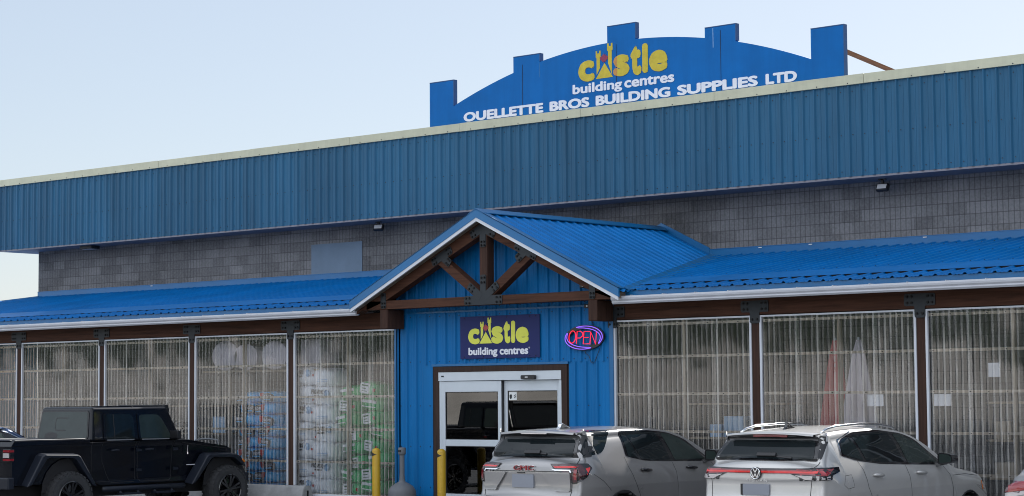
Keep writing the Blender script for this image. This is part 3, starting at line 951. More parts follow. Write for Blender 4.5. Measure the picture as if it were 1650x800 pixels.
# ---- sliding door
dr = MB()
dr.box(DX0, -1.665, -0.022, 0.10, 0.14, DZ).box(1.055, DX1, -0.022, 0.10, 0.14, DZ).box(-1.664, 1.054, -0.022, 0.10, 2.475, DZ)
door = dr.build('entrance_door', wood_mat('brown_door_timber', (0.022, 0.014, 0.012), (0.05, 0.03, 0.024), 'Z'), store)
hd = MB().box(-1.663, 1.053, -0.03, 0.09, 2.325, 2.472)
hd.box(-1.663, 1.053, -0.034, -0.0305, 2.325, 2.332).box(-1.663, 1.053, -0.034, -0.0305, 2.462, 2.471)
hd.build('door_header', MT['alu'], door, bevel=0.006)
for xa, xb in ((-1.66, -1.60), (0.995, 1.05)):
    MB().box(xa, xb, -0.012, 0.06, 0.14, 2.322).build('door_jamb', MT['alu'], door, bevel=0.005)
def leaf(x0, x1, y, rails, name):
    lf = MB()
    t = 0.075
    lf.box(x0, x0 + t, y, y + 0.045, 0.15, 2.318).box(x1 - t, x1, y, y + 0.045, 0.15, 2.318)
    for z0, z1 in rails:
        lf.box(x0 + t, x1 - t, y, y + 0.045, z0, z1)
    o = lf.build(name, MT['alu'], door, bevel=0.005)
    zz = [z for r in rails for z in r]
    for k in range(1, len(zz) - 1, 2):
        MB().box(x0 + t - .004, x1 - t + .004, y + 0.018, y + 0.024, zz[k], zz[k + 1]).build('door_pane', MT['door_glass'], door)
    gk = MB()
    for k in range(1, len(zz) - 1, 2):
        a, b, c, d = x0 + t, x1 - t, zz[k], zz[k + 1]
        gk.box(a, a + .012, y + .006, y + .017, c, d).box(b - .012, b, y + .006, y + .017, c, d).box(a + .012, b - .012, y + .006, y + .017, c, c + .012).box(a + .012, b - .012, y + .006, y + .017, d - .012, d)
    gk.build('glazing_seal', MT['black'], door)
leaf(-1.60, -0.255, -0.010, [(0.15, 0.405), (1.215, 1.325), (2.135, 2.318)], 'sliding_leaf')
leaf(-0.235, 0.992, 0.040, [(0.15, 0.405), (1.215, 1.325), (2.145, 2.318)], 'fixed_leaf')
MB().box(-0.253, -0.237, -0.006, 0.085, 0.15, 2.318).build('door_seal', MT['black'], door)
sb = MB().prism(rounded([(0.235, 2.335), (0.535, 2.335), (0.535, 2.402), (0.235, 2.402)], .025), 'y', -0.085, -0.031)
sens = sb.build('motion_sensor', MT['black'], door, bevel=0.008)
MB().box(0.33, 0.39, -0.088, -0.0855, 2.36, 2.378).build('sensor_eye', MT['lens'], sens)
lt = MB().box(-1.595, -1.535, -0.033, -0.0305, 2.39, 2.415).build('maker_badge', MT['steel'], door)
st = MB().box(-0.14, 0.03, 0.0555, 0.0575, 1.99, 2.13).build('door_sticker', MT['sticker'], door)
sk = MB()
sk.prism(rounded([(-0.125, 2.03), (-0.10, 2.0), (-0.075, 2.03), (-0.075, 2.085), (-0.125, 2.085)], .012), 'y', 0.0525, 0.0552)
for dx, dz in ((-.02, 2.06), (0.0, 2.075), (-.012, 2.03), (.008, 2.045)):
    sk.prism(rounded([(dx - .01, dz - .008), (dx + .012, dz - .006), (dx + .008, dz + .012), (dx - .008, dz + .008)], .005), 'y', 0.0525, 0.0552)
sk.build('sticker_print', MT['steel'], st)

# ---- timber truss under the gable
TY0, TY1 = -0.45, -0.27
tr = MB().box(GX - 2.72, GX + 2.72, TY0, TY1, 3.575, 3.725)
truss = tr.build('truss', MT['beam'], store, bevel=0.006, seg=1)
MB().box(GX - .085, GX + .085, TY0 + .003, TY1, 3.727, 4.93).build('king_post', MT['post'], truss, bevel=0.006, seg=1)
for s in (-1, 1):
    MB().prism([(GX + s * .0, GT - .152), (GX + s * 2.98, GT - .152 - GS * 2.98), (GX + s * 2.98, GT - .19 - GS * 2.98), (GX + s * 2.83, 3.578), (GX + s * 2.722, 3.578), (GX + s * 2.722, 3.727), (GX + s * 2.30, GT - .37 - GS * 2.2), (GX, GT - .37)], 'y', TY0, TY1).build('rafter', MT['beam'], truss)
    MB().bar((GX + s * 0.10, (TY0 + TY1) / 2 + .002, 3.74), (GX + s * 0.98, (TY0 + TY1) / 2 + .002, 4.36), 0.15, 0.172).build('brace', MT['beam'], truss)
def plate(poly_list, bolts, name='gusset_plate'):
    g = MB()
    y = TY0 - 0.012
    for k, q in enumerate(poly_list):
        g.prism(rounded(q, .03, 2), 'y', y - 0.0008 * k, TY0 - 0.001)
    for bx, bz in bolts:
        g.lathe([(0, y - .018), (.017, y - .018), (.02, y - .003)], (bx, 0, bz), 8, 'y', 1)
    return g.build(name, [MT['steel'], MT['bolt']], truss)
def rect(cx, cz, ang, l0, l1, w):
    d = Vector((math.cos(ang), math.sin(ang))); n = Vector((-d.y, d.x)); c = Vector((cx, cz))
    return [tuple(c + d * l0 - n * w / 2), tuple(c + d * l1 - n * w / 2), tuple(c + d * l1 + n * w / 2), tuple(c + d * l0 + n * w / 2)]
def armbolts(cx, cz, ang, ls, w):
    d = Vector((math.cos(ang), math.sin(ang))); n = Vector((-d.y, d.x)); c = Vector((cx, cz))
    return [tuple(c + d * l + n * o) for l in ls for o in (-w, w)]
ga = math.atan(GS)
# centre plate with five arms
c0 = (GX, 3.68)
ba = math.atan2(0.62, 0.88)
arms = [rect(c0[0], 3.655, 0, -.42, .42, .155), rect(*c0, math.pi / 2, 0, .40, .125), rect(*c0, ba, .05, .40, .13), rect(*c0, math.pi - ba, .05, .40, .13)]
bl = armbolts(c0[0], 3.655, 0, (-.38, -.30, .30, .38), .04) + armbolts(*c0, math.pi / 2, (.27, .35), .03) + armbolts(*c0, ba, (.27, .35), .035) + armbolts(*c0, math.pi - ba, (.27, .35), .035)
plate(arms, bl)
# apex plate
az = GT - 0.27
arms = [rect(GX, az, -math.pi / 2, -.03, .33, .13), rect(GX, az, -ga, -.02, .30, .15), rect(GX, az, math.pi + ga, -.02, .30, .15)]
bl = armbolts(GX, az, -math.pi / 2, (.24, .30), .03) + armbolts(GX, az, -ga, (.20, .27), .04) + armbolts(GX, az, math.pi + ga, (.20, .27), .04)
plate(arms, bl)
for s in (-1, 1):
    gx, gz = GX + s * 0.93, GT - 0.26 - GS * 0.93
    a1 = -ga if s > 0 else math.pi + ga
    a2 = math.atan2(-0.62, -0.88 * s)
    arms = [rect(gx, gz, a1, -.25, .25, .14), rect(gx, gz, a2, 0, .24, .14)]
    bl = armbolts(gx, gz, a1, (-.21, -.15, .15, .21), .04) + armbolts(gx, gz, a2, (.15, .20), .04)
    plate(arms, bl)
    px = GX + s * 2.31
    plate([[(px - .06, 3.59), (px + .06, 3.59), (px + .06, 3.86), (px - .06, 3.86)]], [(px - .03, 3.62), (px + .03, 3.62), (px - .03, 3.68), (px + .03, 3.68), (px, 3.82)])
    # beam ends that carry the truss
    bx = GX + s * 2.31 
    MB().box(bx - 0.09, bx + 0.09, TY0, -0.03, 3.24, 3.572).build('beam_end', MT['post'], store, bevel=0.006, seg=1)

# ------------------------------------------------------------------ castle lettering shared by both signs
def letter(parent, ch, x0, x1, z0, z1, y, mat, bold=0.055, thick=0.004):
    return text('letter', ch, mat, parent, (x0, y, z0), (1, 0, 0), (0, 0, 1), x1 - x0, z1 - z0, thick, bold)

def tower(x0, x1, z0, z1, cut, inner):
    """tower silhouette with a notched top and one slanted foot"""
    w = x1 - x0
    h = w * 0.42
    step = w * 0.16
    if inner > 0:
        return [(x0 + step, cut), (x0 + step, z1 - h * 2.6), (x0, z1 - h * 2.6), (x0, z1), (x0 + w * .3, z1), (x0 + w * .3, z1 - h), (x0 + w * .7, z1 - h), (x0 + w * .7, z1), (x1, z1), (x1, z1 - h * 2.6), (x1 - step, z1 - h * 2.6), (x1 - step, z0)]
    return [(x0 + step, z0), (x0 + step, z1 - h * 2.6), (x0, z1 - h * 2.6), (x0, z1), (x0 + w * .3, z1), (x0 + w * .3, z1 - h), (x0 + w * .7, z1 - h), (x0 + w * .7, z1), (x1, z1), (x1, z1 - h * 2.6), (x1 - step, z1 - h * 2.6), (x1 - step, cut)]

LEAF = [(0, 1), (.17, .62), (.42, .76), (.33, .30), (.62, .52), (.68, .36), (1, .34), (.82, .02), (.98, -.12), (.40, -.48), (.46, -.68), (.06, -.60), (.05, -1), (-.05, -1), (-.06, -.60), (-.46, -.68), (-.40, -.48), (-.98, -.12), (-.82, .02), (-1, .34), (-.68, .36), (-.62, .52), (-.33, .30), (-.42, .76), (-.17, .62)]

def castle_mark(parent, y, lt, rt, tri, leaf, r, ymat, rmat):
    m = MB()
    m.prism(tower(lt[0], lt[1], lt[2], lt[3], lt[4], -1), 'y', y - .004, y)
    m.prism(tower(rt[0], rt[1], rt[2], rt[3], rt[4], 1), 'y', y - .004, y)
    m.prism(tri, 'y', y - .0045, y)
    a_ = m.build('castle_mark', ymat, parent)
    b_ = MB().prism([(leaf[0] + a * r, leaf[1] + b * r) for a, b in LEAF], 'y', y - .007, y - .0048).build('maple_leaf', rmat, parent)
    return [a_, b_]

# ------------------------------------------------------------------ the sign on the roof
SY = 3.92
rs = empty('roof_sign', (-0.68, SY, 7.36), 'wide blue castle-shaped board sign standing on the roof edge with yellow and white lettering', 'sign')
def rel(o, root):
    for v in o.data.vertices:
        v.co -= root.location
    return o
C0 = -0.685
prof = [(-4.80, 7.37)]
def arch(x): return 8.62 - 0.047 * x * x
edges = [(-4.80, -4.16, 8.325), (-2.59, -1.93, 8.60), (-0.285, 0.37, 8.915), (1.93, 2.59, 8.615), (4.15, 4.80, 8.325)]
top = []
for k, (a, b, t) in enumerate(edges):
    top += [(a, t), (b, t)]
    if k < 4:
        n2 = edges[k + 1][0]
        for j in range(0, 9):
            x = b + (n2 - b) * j / 8
            top.append((x, arch(x)))
poly = [(C0 + x, z) for x, z in top] + [(C0 + 4.80, 7.37), (C0 - 4.80, 7.37)]
b = rel(MB().prism(poly, 'y', SY, SY + 0.085).build('board', MT['sign_blue'], rs), rs)
for a, bb, t in edges:
    eg = MB()
    zl = arch(bb) + .02 if abs(bb) < 4.7 else 7.4
    eg.prism([(C0 + a, t + .002), (C0 + bb + .002, t + .002), (C0 + bb + .002, zl), (C0 + bb + .014, zl), (C0 + bb + .014, t + .018), (C0 + a, t + .018)], 'y', SY - .004, SY + .10)
    rel(eg.build('board_edge', MT['sign_edge'], rs), rs)
for x, z0, z1, m_ in ((-3.05, 7.45, 8.44, 'bolt'), (-.765, 7.45, 8.57, 'bolt'), (1.58, 7.45, 8.55, 'bolt'), (-2.62, 8.15, 8.42, 'trim_blue'), (1.42, 8.25, 8.60, 'print_blue')):
    rel(MB().box(x, x + .009, SY - .003, SY - .0005, z0, z1).build('board_seam', MT[m_], rs), rs)
def L(ch, x0, x1, z0, z1, mat=MT['yellow_old'], bold=0.055):
    return rel(letter(rs, ch, x0, x1, z0, z1, SY - .0042, mat, bold), rs)
L('c', -1.662, -1.274, 7.938, 8.340)
s1 = L('s', -0.829, -0.451, 7.955, 8.363)
s2 = L('s', -0.829, -0.451, 7.955, 8.363, MT['orange_old'])
clip(s1, Vector((-0.735 + .685 - .005, 0, 0)), Vector((-1, 0, 0)))
clip(s2, Vector((-0.735 + .685 - .005, 0, 0)), Vector((1, 0, 0)))
L('t', -0.430, -0.178, 7.935, 8.486)
L('l', -0.155, -0.026, 7.960, 8.506)
L('e', -0.001, 0.417, 7.950, 8.350)
marks = castle_mark(rs, SY - .0005, (-1.243, -1.128, 8.04, 8.492, 8.165), (-0.972, -0.845, 8.01, 8.606, 8.235), [(-1.243, 7.965), (-1.037, 8.247), (-0.844, 7.965)], (-1.047, 8.335), 0.098, MT['yellow_old'], MT['maple_old'])
for o in marks: rel(o, rs)
def word(body, x0, x1, z0, z1, bold=.05, sp=1.0):
    rel(text('lettering', body, MT['letter'], rs, (x0, SY - .0042, z0), (1, 0, 0), (0, 0, 1), x1 - x0, z1 - z0, .004, bold, sp), rs)
word('building', -1.803, -0.626, 7.675, 7.912, .035)
word('centres', -0.575, 0.564, 7.724, 7.888, .035)
word('OUELLETTE', -4.571, -2.526, 7.460, 7.650, .05)
word('BROS', -2.370, -1.404, 7.460, 7.650, .05)
word('BUILDING', -1.253, 0.472, 7.460, 7.650, .05)
word('SUPPLIES', 0.625, 2.371, 7.460, 7.650, .05)
word('LTD', 2.531, 3.178, 7.460, 7.650, .05)
brace_wood = wood_mat('weathered_brace_timber', (0.13, 0.06, 0.03), (0.3, 0.15, 0.08), 'Y')
for x in (4.02, 0.6, -3.0):
    rel(MB().bar((x, 4.03, 7.92), (x, 9.2, 7.40), 0.05, 0.09, (1, 0, 0)).build('support_timber', brace_wood, rs), rs)

# ------------------------------------------------------------------ the sign over the door
ds = empty('door_sign', (-0.26, -0.024, 2.69), 'square navy panel sign with yellow castle lettering on the blue wall over the door', 'sign')
rel(MB().box(-1.148, 0.615, -0.036, -0.0225, 2.692, 3.410).build('panel', MT['navy'], ds, bevel=0.003, seg=1), ds)
bo = MB()
for x in (-1.05, -.62, -.1, .4, .53):
    for z in (2.725, 3.378):
        bo.lathe([(0, -.041), (.009, -.041), (.011, -.036)], (x, 0, z), 6, 'y')
rel(bo.build('panel_bolt', MT['bolt'], ds), ds)
def L2(ch, x0, x1, z0, z1):
    rel(letter(ds, ch, x0, x1, z0, z1, -.0365, MT['yellow'], .055), ds)
L2('c', -0.961, -0.703, 2.937, 3.205); L2('s', -0.438, -0.178, 2.937, 3.232); L2('t', -0.170, -0.019, 2.937, 3.312)
L2('l', 0.000, 0.087, 2.943, 3.312); L2('e', 0.100, 0.382, 2.937, 3.206)
marks = castle_mark(ds, -.0362, (-0.688, -0.611, 3.02, 3.314, 3.095), (-0.522, -0.440, 3.035, 3.380, 3.175), [(-0.709, 2.947), (-0.563, 3.140), (-0.423, 2.947)], (-0.562, 3.208), 0.068, MT['yellow'], MT['maple'])
for o in marks: rel(o, ds)
rel(text('lettering', 'building', MT['letter'], ds, (-.956, -.0365, 2.716), (1, 0, 0), (0, 0, 1), .65, .165, .004, .035), ds)
rel(text('lettering', 'centres', MT['letter'], ds, (-.256, -.0365, 2.750), (1, 0, 0), (0, 0, 1), .624, .112, .004, .035), ds)
rel(text('lettering', '\u00ae', MT['letter'], ds, (.378, -.0365, 2.842), (1, 0, 0), (0, 0, 1), .028, .028, .003, .0), ds)

# ------------------------------------------------------------------ neon OPEN sign
ns = empty('open_sign', (1.574, -0.03, 2.80), 'oval neon sign reading OPEN in red inside violet arcs, beside the door', 'neon sign')
NX, NZ = 1.574, 2.992
def ell(a, b, t, tilt=R(2)):
    x, z = a * math.cos(t), b * math.sin(t)
    return (NX + x * math.cos(tilt) - z * math.sin(tilt), NZ + x * math.sin(tilt) + z * math.cos(tilt))
bk = MB()
N = 48
rings = []
for a, b, y in ((.408, .205, -.030), (.408, .205, -.062), (.318, .142, -.062), (.318, .142, -.030)):
    rings.append([(ell(a, b, 2 * math.pi * k / N)[0], y, ell(a, b, 2 * math.pi * k / N)[1]) for k in range(N + 1)])
bk.grid(rings + [rings[0]])
for x in (-.14, .0, .14):
    bk.box(NX + x - .004, NX + x + .004, -.052, -.044, NZ - .14, NZ + .14)
for x in (-.2, .2):
    bk.box(NX + x - .01, NX + x + .01, -.03, -.002, NZ + .10, NZ + .125)
rel(bk.build('backing', MT['black'], ns), ns)
vt = MB()
def crescent(t0, t1):
    out = [ell(.385, .186, t0 + (t1 - t0) * k / 24) for k in range(25)]
    inn = []
    for k in range(25):
        u = k / 24
        e = math.sin(math.pi * u) ** .5
        inn.append(ell(.385 - .05 * e, .186 - .045 * e, t0 + (t1 - t0) * u))
    vt.tube([(x, -.078, z) for x, z in out], .0068, 6)
    vt.tube([(x, -.078, z) for x, z in inn], .0068, 6)
crescent(R(112), R(-38)); crescent(R(150), R(292))
rel(vt.build('violet_tube', MT['neon_violet'], ns), ns)
rt = MB()
def stroke(pts, x0, w):
    rt.tube([(x0 + (px + .16 * (pz - .5)) * w, -.082, NZ - .103 + pz * .2 - (x0 - NX) * 0.06) for px, pz in pts], .007, 6)
ow = .125
stroke([(.5 + .5 * math.cos(R(a)), .5 + .5 * math.sin(R(a))) for a in range(90, 451, 20)], 1.275, .14)
stroke([(.05, 0), (.05, 1), (.6, 1), (.92, .88), (1, .72), (.92, .56), (.6, .45), (.08, .45)], 1.430, ow)
stroke([(1, 1), (.05, 1), (.05, 0), (1, 0)], 1.572, ow); stroke([(.05, .52), (.85, .52)], 1.572, ow)
stroke([(.05, 0), (.05, 1), (.95, 0), (.95, 1)], 1.710, ow + .005)
rel(rt.build('red_letters', MT['neon_red'], ns), ns)
cb = MB()
cb.tube([(1.56, -.03, 2.79), (1.57, -.026, 2.74), (1.64, -.026, 2.70), (1.68, -.026, 2.60), (1.72, -.026, 2.575), (1.76, -.026, 2.60), (1.80, -.026, 2.68), (1.87, -.028, 2.82)], .005, 5)
rel(cb.build('cord', MT['black'], ns), ns)

# ------------------------------------------------------------------ small fittings on the building
def cam_unit(x, z, y, label, cable):
    t = empty('security_camera', (x, y, z), label, 'camera', 'cameras over the entrance')
    MB().box(-.05, .05, -.05, .03, -.03, .03).build('housing', MT['black'], t, bevel=.008)
    MB().lathe([(0, -.062), (.016, -.062), (.018, -.05)], (0.02, 0, 0), 10, 'y').build('lens', MT['lens'], t)
    if cable:
        MB().tube([(.03, .03, -.02), (.0, .028, -.10), (-.01, .028, -.17), (.05, .028, -.25), (.09, .028, -.30)], .005, 5).build('cable', MT['black'], t)
cam_unit(1.655, 3.50, -.055, 'black camera with hanging cable under the right end of the tie beam', True)
cam_unit(1.57, 3.83, -.055, 'small black camera on the blue gable wall above the tie beam', False)

def flood(x, z, label, tilt):
    t = empty('floodlight', (x, 4.25, z), label, 'floodlight', 'floodlights under the fascia soffit')
    MB().box(-.02, .02, -.02, .02, .06, 5.675 - z).box(-.07, .07, -.02, .02, 5.675 - z - .02, 5.675 - z - .002).build('bracket', MT['black'], t)
    h = MB().box(-.11, .11, -.03, .045, -.065, .065).build('lamp_head', MT['black'], t, bevel=.012)
    h.rotation_euler = (R(-28), 0, R(tilt))
    MB().box(-.085, .085, -.036, -.031, -.042, .042).build('lens', MT['lens'], h)
    MB().box(-.10, -.08, .046, .07, -.05, .05).box(-.03, -.01, .046, .07, -.05, .05).box(.04, .06, .046, .07, -.05, .05).build('cooling_fin', MT['black'], h)
flood(-7.25, 5.555, 'black floodlight under the soffit above the grey wall board', 20)
flood(4.62, 5.53, 'black floodlight under the soffit over the right lean-to roof', 4)
t = empty('canopy_light', (-16.7, 4.2, 5.66), 'flat dark lamp fixed under the soffit near the left end of the wall', 'lamp')
MB().prism(rounded([(-.22, -.14), (.22, -.14), (.22, .14), (-.22, .14)], .05), 'z', -.06, .013).build('housing', MT['steel'], t, bevel=.01)
MB().box(-.16, .16, -.09, .09, -.066, -.061).build('lens', MT['lens'], t)

# ------------------------------------------------------------------ yellow posts, ash receptacle, concrete barrier
def bollard(x, y, label):
    t = empty('bollard', (x, y, 0.13), label, 'bollard', 'yellow safety bollards before the entrance')
    p = [(.072, 0), (.072, 1.0)] + [(.072 * math.cos(a * .26), 1.0 + .05 * math.sin(a * .26)) for a in range(1, 7)] + [(0, 1.05)]
    MB().lathe(p, n=24).build('post', MT['bollard'], t, smooth=True)
    bd = MB()
    rows = []
    for k in range(13):
        a = -2.35 + k * 1.7 / 12
        rows.append([(.0735 * math.cos(a), .0735 * math.sin(a), .90 + .02 * k / 12 * 2), (.0735 * math.cos(a), .0735 * math.sin(a), .985 - .05 * k / 12)])
    bd.grid(rows)
    bd.build('black_band', MT['black'], t, fix=False)
    MB().lathe([(.12, 0), (.12, .012), (.072, .013)], n=20).build('base_flange', MT['steel'], t)
bollard(-2.70, -0.50, 'yellow bollard in front of the clear panel left of the blue entrance wall')
bollard(-1.17, -0.50, 'yellow bollard beside the left jamb of the sliding door')
t = empty('ash_receptacle', (-2.18, -0.40, 0.13), 'grey plastic smokers post with bell-shaped base against the blue wall', 'ash bin')
MB().lathe([(0, 0), (.235, 0), (.245, .03), (.24, .30), (.232, .335), (.19, .40), (.12, .445), (.06, .475), (.052, .50), (0, .50)], n=28).build('base', MT['ash'], t, smooth=True, angle=50)
MB().lathe([(.05, .49), (.043, .60), (.043, .93), (.05, .935), (.062, .945), (.066, .96), (.066, 1.045), (.058, 1.06), (0, 1.065)], n=20).build('neck', MT['ash'], t, smooth=True, angle=50)
MB().box(-.03, .03, -.069, -.05, .985, 1.02).build('opening', MT['black'], t)
MB().prism(rounded([(.0, .10), (.10, .10), (.10, .24), (.0, .24)], .015), 'y', -.252, -.235).build('latch_plate', MT['ash'], t)
t = empty('concrete_barrier', (-6.4, -0.24, 0.13), 'low grey precast concrete barrier lying before the clear panels', 'barrier')
q = [(-.17, 0), (.17, 0), (.17, .10), (.10, .30), (.07, .345), (-.07, .345), (-.10, .30), (-.17, .10)]
o = MB().prism(q, 'x', -1.72, 1.72).build('block', MT['concrete'], t, bevel=.022)
MB().box(1.715, 1.728, -.018, .018, .05, .26).build('end_slot', MT['bolt'], t)

# ------------------------------------------------------------------ bagged goods behind the clear panels
def bag_mesh(w, d, h, seed, puff=0.5):
    rg = random.Random(seed)
    n, m, l = 9, 7, 5
    mb = MB()
    bm = bmesh.new()
    bmesh.ops.create_cube(bm, size=1.0)
    bmesh.ops.subdivide_edges(bm, edges=bm.edges[:], cuts=5, use_grid_fill=True)
    ph = [rg.uniform(0, 6.28) for _ in range(6)]
    for v in bm.verts:
        x, y, z = v.co * 2
        e = 4.0
        k = (abs(x) ** e + abs(y) ** e + abs(z) ** e) ** (1 / e)
        s_ = 1 / max(k, 1e-4)
        x, y, z = x * s_ * (1 + 0), y * s_, z * s_
        wr = .018 * math.sin(7 * x + ph[0] + 3 * z) + .014 * math.sin(11 * z + ph[1] + 5 * x) + .012 * math.sin(9 * y + ph[2])
        v.co = Vector((x * w / 2 * (1 + wr * .8), y * d / 2 * (1 + wr), z * h / 2 * (1 + wr * 1.5) + h / 2 - .02 * h * (x * x)))
    me = bpy.data.meshes.new('bag')
    bm.to_mesh(me); bm.free()
    me.polygons.foreach_set('use_smooth', [True] * len(me.polygons))
    return me

def bag_proto(name, w, d, h, mat, seed):
    me = bag_mesh(w, d, h, seed)
    me.materials.append(mat)
    o = bpy.data.objects.new(name, me)
    col.objects.link(o)
    o['category'] = 'bag'
    return o

def blue_proto(flip):
    o = bag_proto('soil_bag', .52, .62, .215, MT['bag_blue'], 5 + flip)
    s = -1 if flip else 1
    x0 = -.22 if not flip else -.02
    MB().prism(rounded([(x0, .03), (x0 + .25, .02), (x0 + .27, .15), (x0 + .13, .19), (x0 - .0, .17)], .03), 'y', -.322, -.300).build('print_panel', MT['bag_dark'], o)
    sx = x0 + .25 if not flip else x0 - .05
    MB().prism(rounded([(sx - .045, .19), (sx + .05, .19), (sx + .05, .11), (sx, .06), (sx - .045, .11)], .015), 'y', -.326, -.300).build('shield_print', MT['print_red'], o)
    text('bag_lettering', 'PRO-MIX', MT['letter'], o, (x0 + .02, -.3225, .095), (1, 0, 0), (0, 0, 1), .20, .05, .003, .03)
    MB().box(x0 + .02, x0 + .19, -.3245, -.3225, .055, .075).build('print_stripe', MT['bag_blue'], o)
    return o
ORD = ['lowest', 'second lowest', 'third lowest', 'fourth lowest', 'fifth from the floor', 'sixth from the floor', 'seventh from the floor', 'third from the top', 'second from the top', 'topmost']
def stack_word(k, n):
    return {n - 1: 'topmost', n - 2: 'second from the top', n - 3: 'third from the top'}.get(k, ORD[k])
def stack(protos, x0, dx, rows, y, z0, dz, colour, what, group, jit, names):
    first = [True] * len(protos)
    for c in range(2):
        for k in range(rows[c]):
            i = (k + c) % len(protos)
            if first[i]:
                o = protos[i]; first[i] = False
            else:
                o = copy_tree(protos[i])
            rg = random.Random(c * 31 + k * 7 + int(x0 * 10))
            o.location = (x0 + c * dx + rg.uniform(-jit, jit) * 2 + names[2](c, k), y + rg.uniform(-.04, .03), z0 + k * dz + names[3](c, k))
            o.rotation_euler = (rg.uniform(-1, 1) * jit, rg.uniform(-1, 1) * jit * 2.2, rg.uniform(-1, 1) * jit * 3)
            o['label'] = f'{colour} {what}, {stack_word(k, rows[c])} in the {names[c]} column'
            o['category'] = 'bag'; o['group'] = group
def pallet(x, y, label):
    m = MB()
    for k in range(5):
        m.box(-.58, .58, -.34 + k * .15, -.25 + k * .15, .10, .12)
    for xx in (-.58, -.05, .48):
        m.box(xx, xx + .1, -.34, .34, 0.02, .10)
    for k in (0, 2, 4):
        m.box(-.58, .58, -.34 + k * .15, -.25 + k * .15, 0, .02)
    o = m.build('pallet', MT['pallet'])
    o.location = (x, y, .14)
    tag(o, label, 'pallet', 'pallets behind the clear panels')
zero = lambda c, k: 0.0
pallet(-6.53, .60, 'wooden pallet under the blue bag stack'); pallet(-5.05, .60, 'wooden pallet under the white bag stack'); pallet(-3.68, .60, 'wooden pallet under the green bag stack')
stack([blue_proto(0), blue_proto(1)], -6.80, .50, (9, 9), .47, .27, .212, 'blue', 'soil bag with dark printed panel', 'blue soil bags', .035, ('left', 'right', lambda c, k: .02 * math.sin(k * 1.9), zero))
def white_proto():
    o = bag_proto('peat_bale', .56, .62, .345, MT['bag_white'], 9)
    text('bag_lettering', 'PRO-MIX', MT['bag_dark'], o, (-.23, -.321, .205), (1, 0, 0), (0, 0, 1), .30, .085, .004, .05)
    MB().box(-.15, .03, -.3225, -.30, .155, .185).build('print_stripe', MT['bag_dark'], o)
    MB().lathe([(.065, -.322), (.065, -.30), (0, -.322)], (.165, 0, .225), 16, 'y').build('round_print', MT['print_blue'], o)
    MB().box(-.21, -.185, -.322, -.30, .08, .115).build('red_print', MT['print_red'], o)
    return o
def white2():
    o = bag_proto('peat_bale', .56, .62, .345, MT['bag_white'], 12)
    MB().box(-.21, -.185, -.322, -.30, .20, .24).build('red_print', MT['print_red'], o)
    MB().box(-.05, .20, -.322, -.30, .13, .14).box(-.10, .20, -.322, -.30, .10, .108).build('fine_print', MT['print_blue'], o)
    return o
stack([white_proto(), white2()], -5.27, .54, (7, 7), .47, .27, .335, 'white', 'baled peat bag with black print', 'white peat bales', .022, ('left', 'right', zero, lambda c, k: -.03 * c))
def green_proto(flip):
    o = bag_proto('seed_bag', .50, .60, .262, MT['bag_green'], 21 + flip)
    if not flip:
        MB().prism(rounded([(-.15, .04), (.07, .04), (.07, .225), (-.15, .225)], .02), 'y', -.313, -.29).build('label_print', MT['paper'], o)
        MB().box(-.12, .04, -.3152, -.3132, .17, .195).box(-.12, -.01, -.3152, -.3132, .12, .135).box(-.12, .02, -.3152, -.3132, .075, .085).build('leaf_print', MT['print_green'], o)
        MB().box(.16, .20, -.312, -.29, .09, .15).build('red_print', MT['print_red'], o)
    else:
        MB().box(-.19, .10, -.313, -.29, .15, .20).build('label_print', MT['paper'], o)
        MB().box(-.19, .10, -.313, -.29, .07, .085).build('fine_print', MT['paper'], o)
    return o
stack([green_proto(0), green_proto(1)], -3.96, .50, (8, 8), .47, .27, .25, 'green', 'bag with white label', 'green seed bags', .075, ('left', 'right', lambda c, k: .015 * k * (1 if k < 5 else -1) + (.03 if c == 0 and k < 4 else 0), lambda c, k: .05 * c))

# rolls lying on a high shelf behind the fourth panel, paper notices, closed parasols
t = empty('high_shelf', (-7.0, .55, 2.55), 'plain board shelf up behind the clear panels carrying the white rolls', 'shelf')
MB().box(-1.1, 2.2, -.3, .35, 0, .035).build('board', MT['stud'], t)
MB().box(-1.05, -.98, .30, .35, -2.41, 0).box(2.1, 2.17, .30, .35, -2.41, 0).build('upright', MT['stud'], t)
for x, r, l in ((-7.50, .285, 'largest of the white rolls lying end-on on the high shelf'), (-6.92, .25, 'middle of the white rolls lying end-on on the high shelf'), (-6.12, .27, 'white roll on the high shelf right of the brown post line')):
    o = MB().lathe([(0, -.30), (.06, -.30), (.065, -.305), (r - .02, -.305), (r, -.29), (r, .30), (0, .30)], (0, 0, r), 28, 'y').build('insulation_roll', MT['cloth_pale'], smooth=True, angle=40)
    o.location = (x, .58, 2.587)
    o.scale = (1.32, 1, 1)
    tag(o, l, 'roll', 'white rolls on the high shelf')
o = MB().box(-.26, .26, -.25, .25, 0, .5).build('carton', MT['cloth_pale'], bevel=.015)
o.location = (-5.22, .60, 2.64); tag(o, 'pale square carton standing on the white peat bales', 'carton')
for x, z, w, l in ((6.86, 1.955, .27, 'white paper notice taped inside the clear panel right of the grey hatchback roof'), (7.95, 1.955, .28, 'white paper notice taped beside the brown post on the far right panel')):
    m = MB()
    m.grid([[(-w / 2 + w * i / 4, .006 * math.sin(i), zz) for i in range(5)] for zz in (-.085, .085)])
    o = m.build('paper_notice', MT['paper'], fix=False)
    o.location = (x, .074, z); tag(o, l, 'notice', 'paper notices in the clear panels')
o = MB().box(-.09, .09, 0, .005, -.10, .10).build('paper_notice', MT['paper']); o.location = (8.72, .156, 2.37)
tag(o, 'faint white sheet pinned high behind the far right panel', 'notice', 'paper notices in the clear panels')
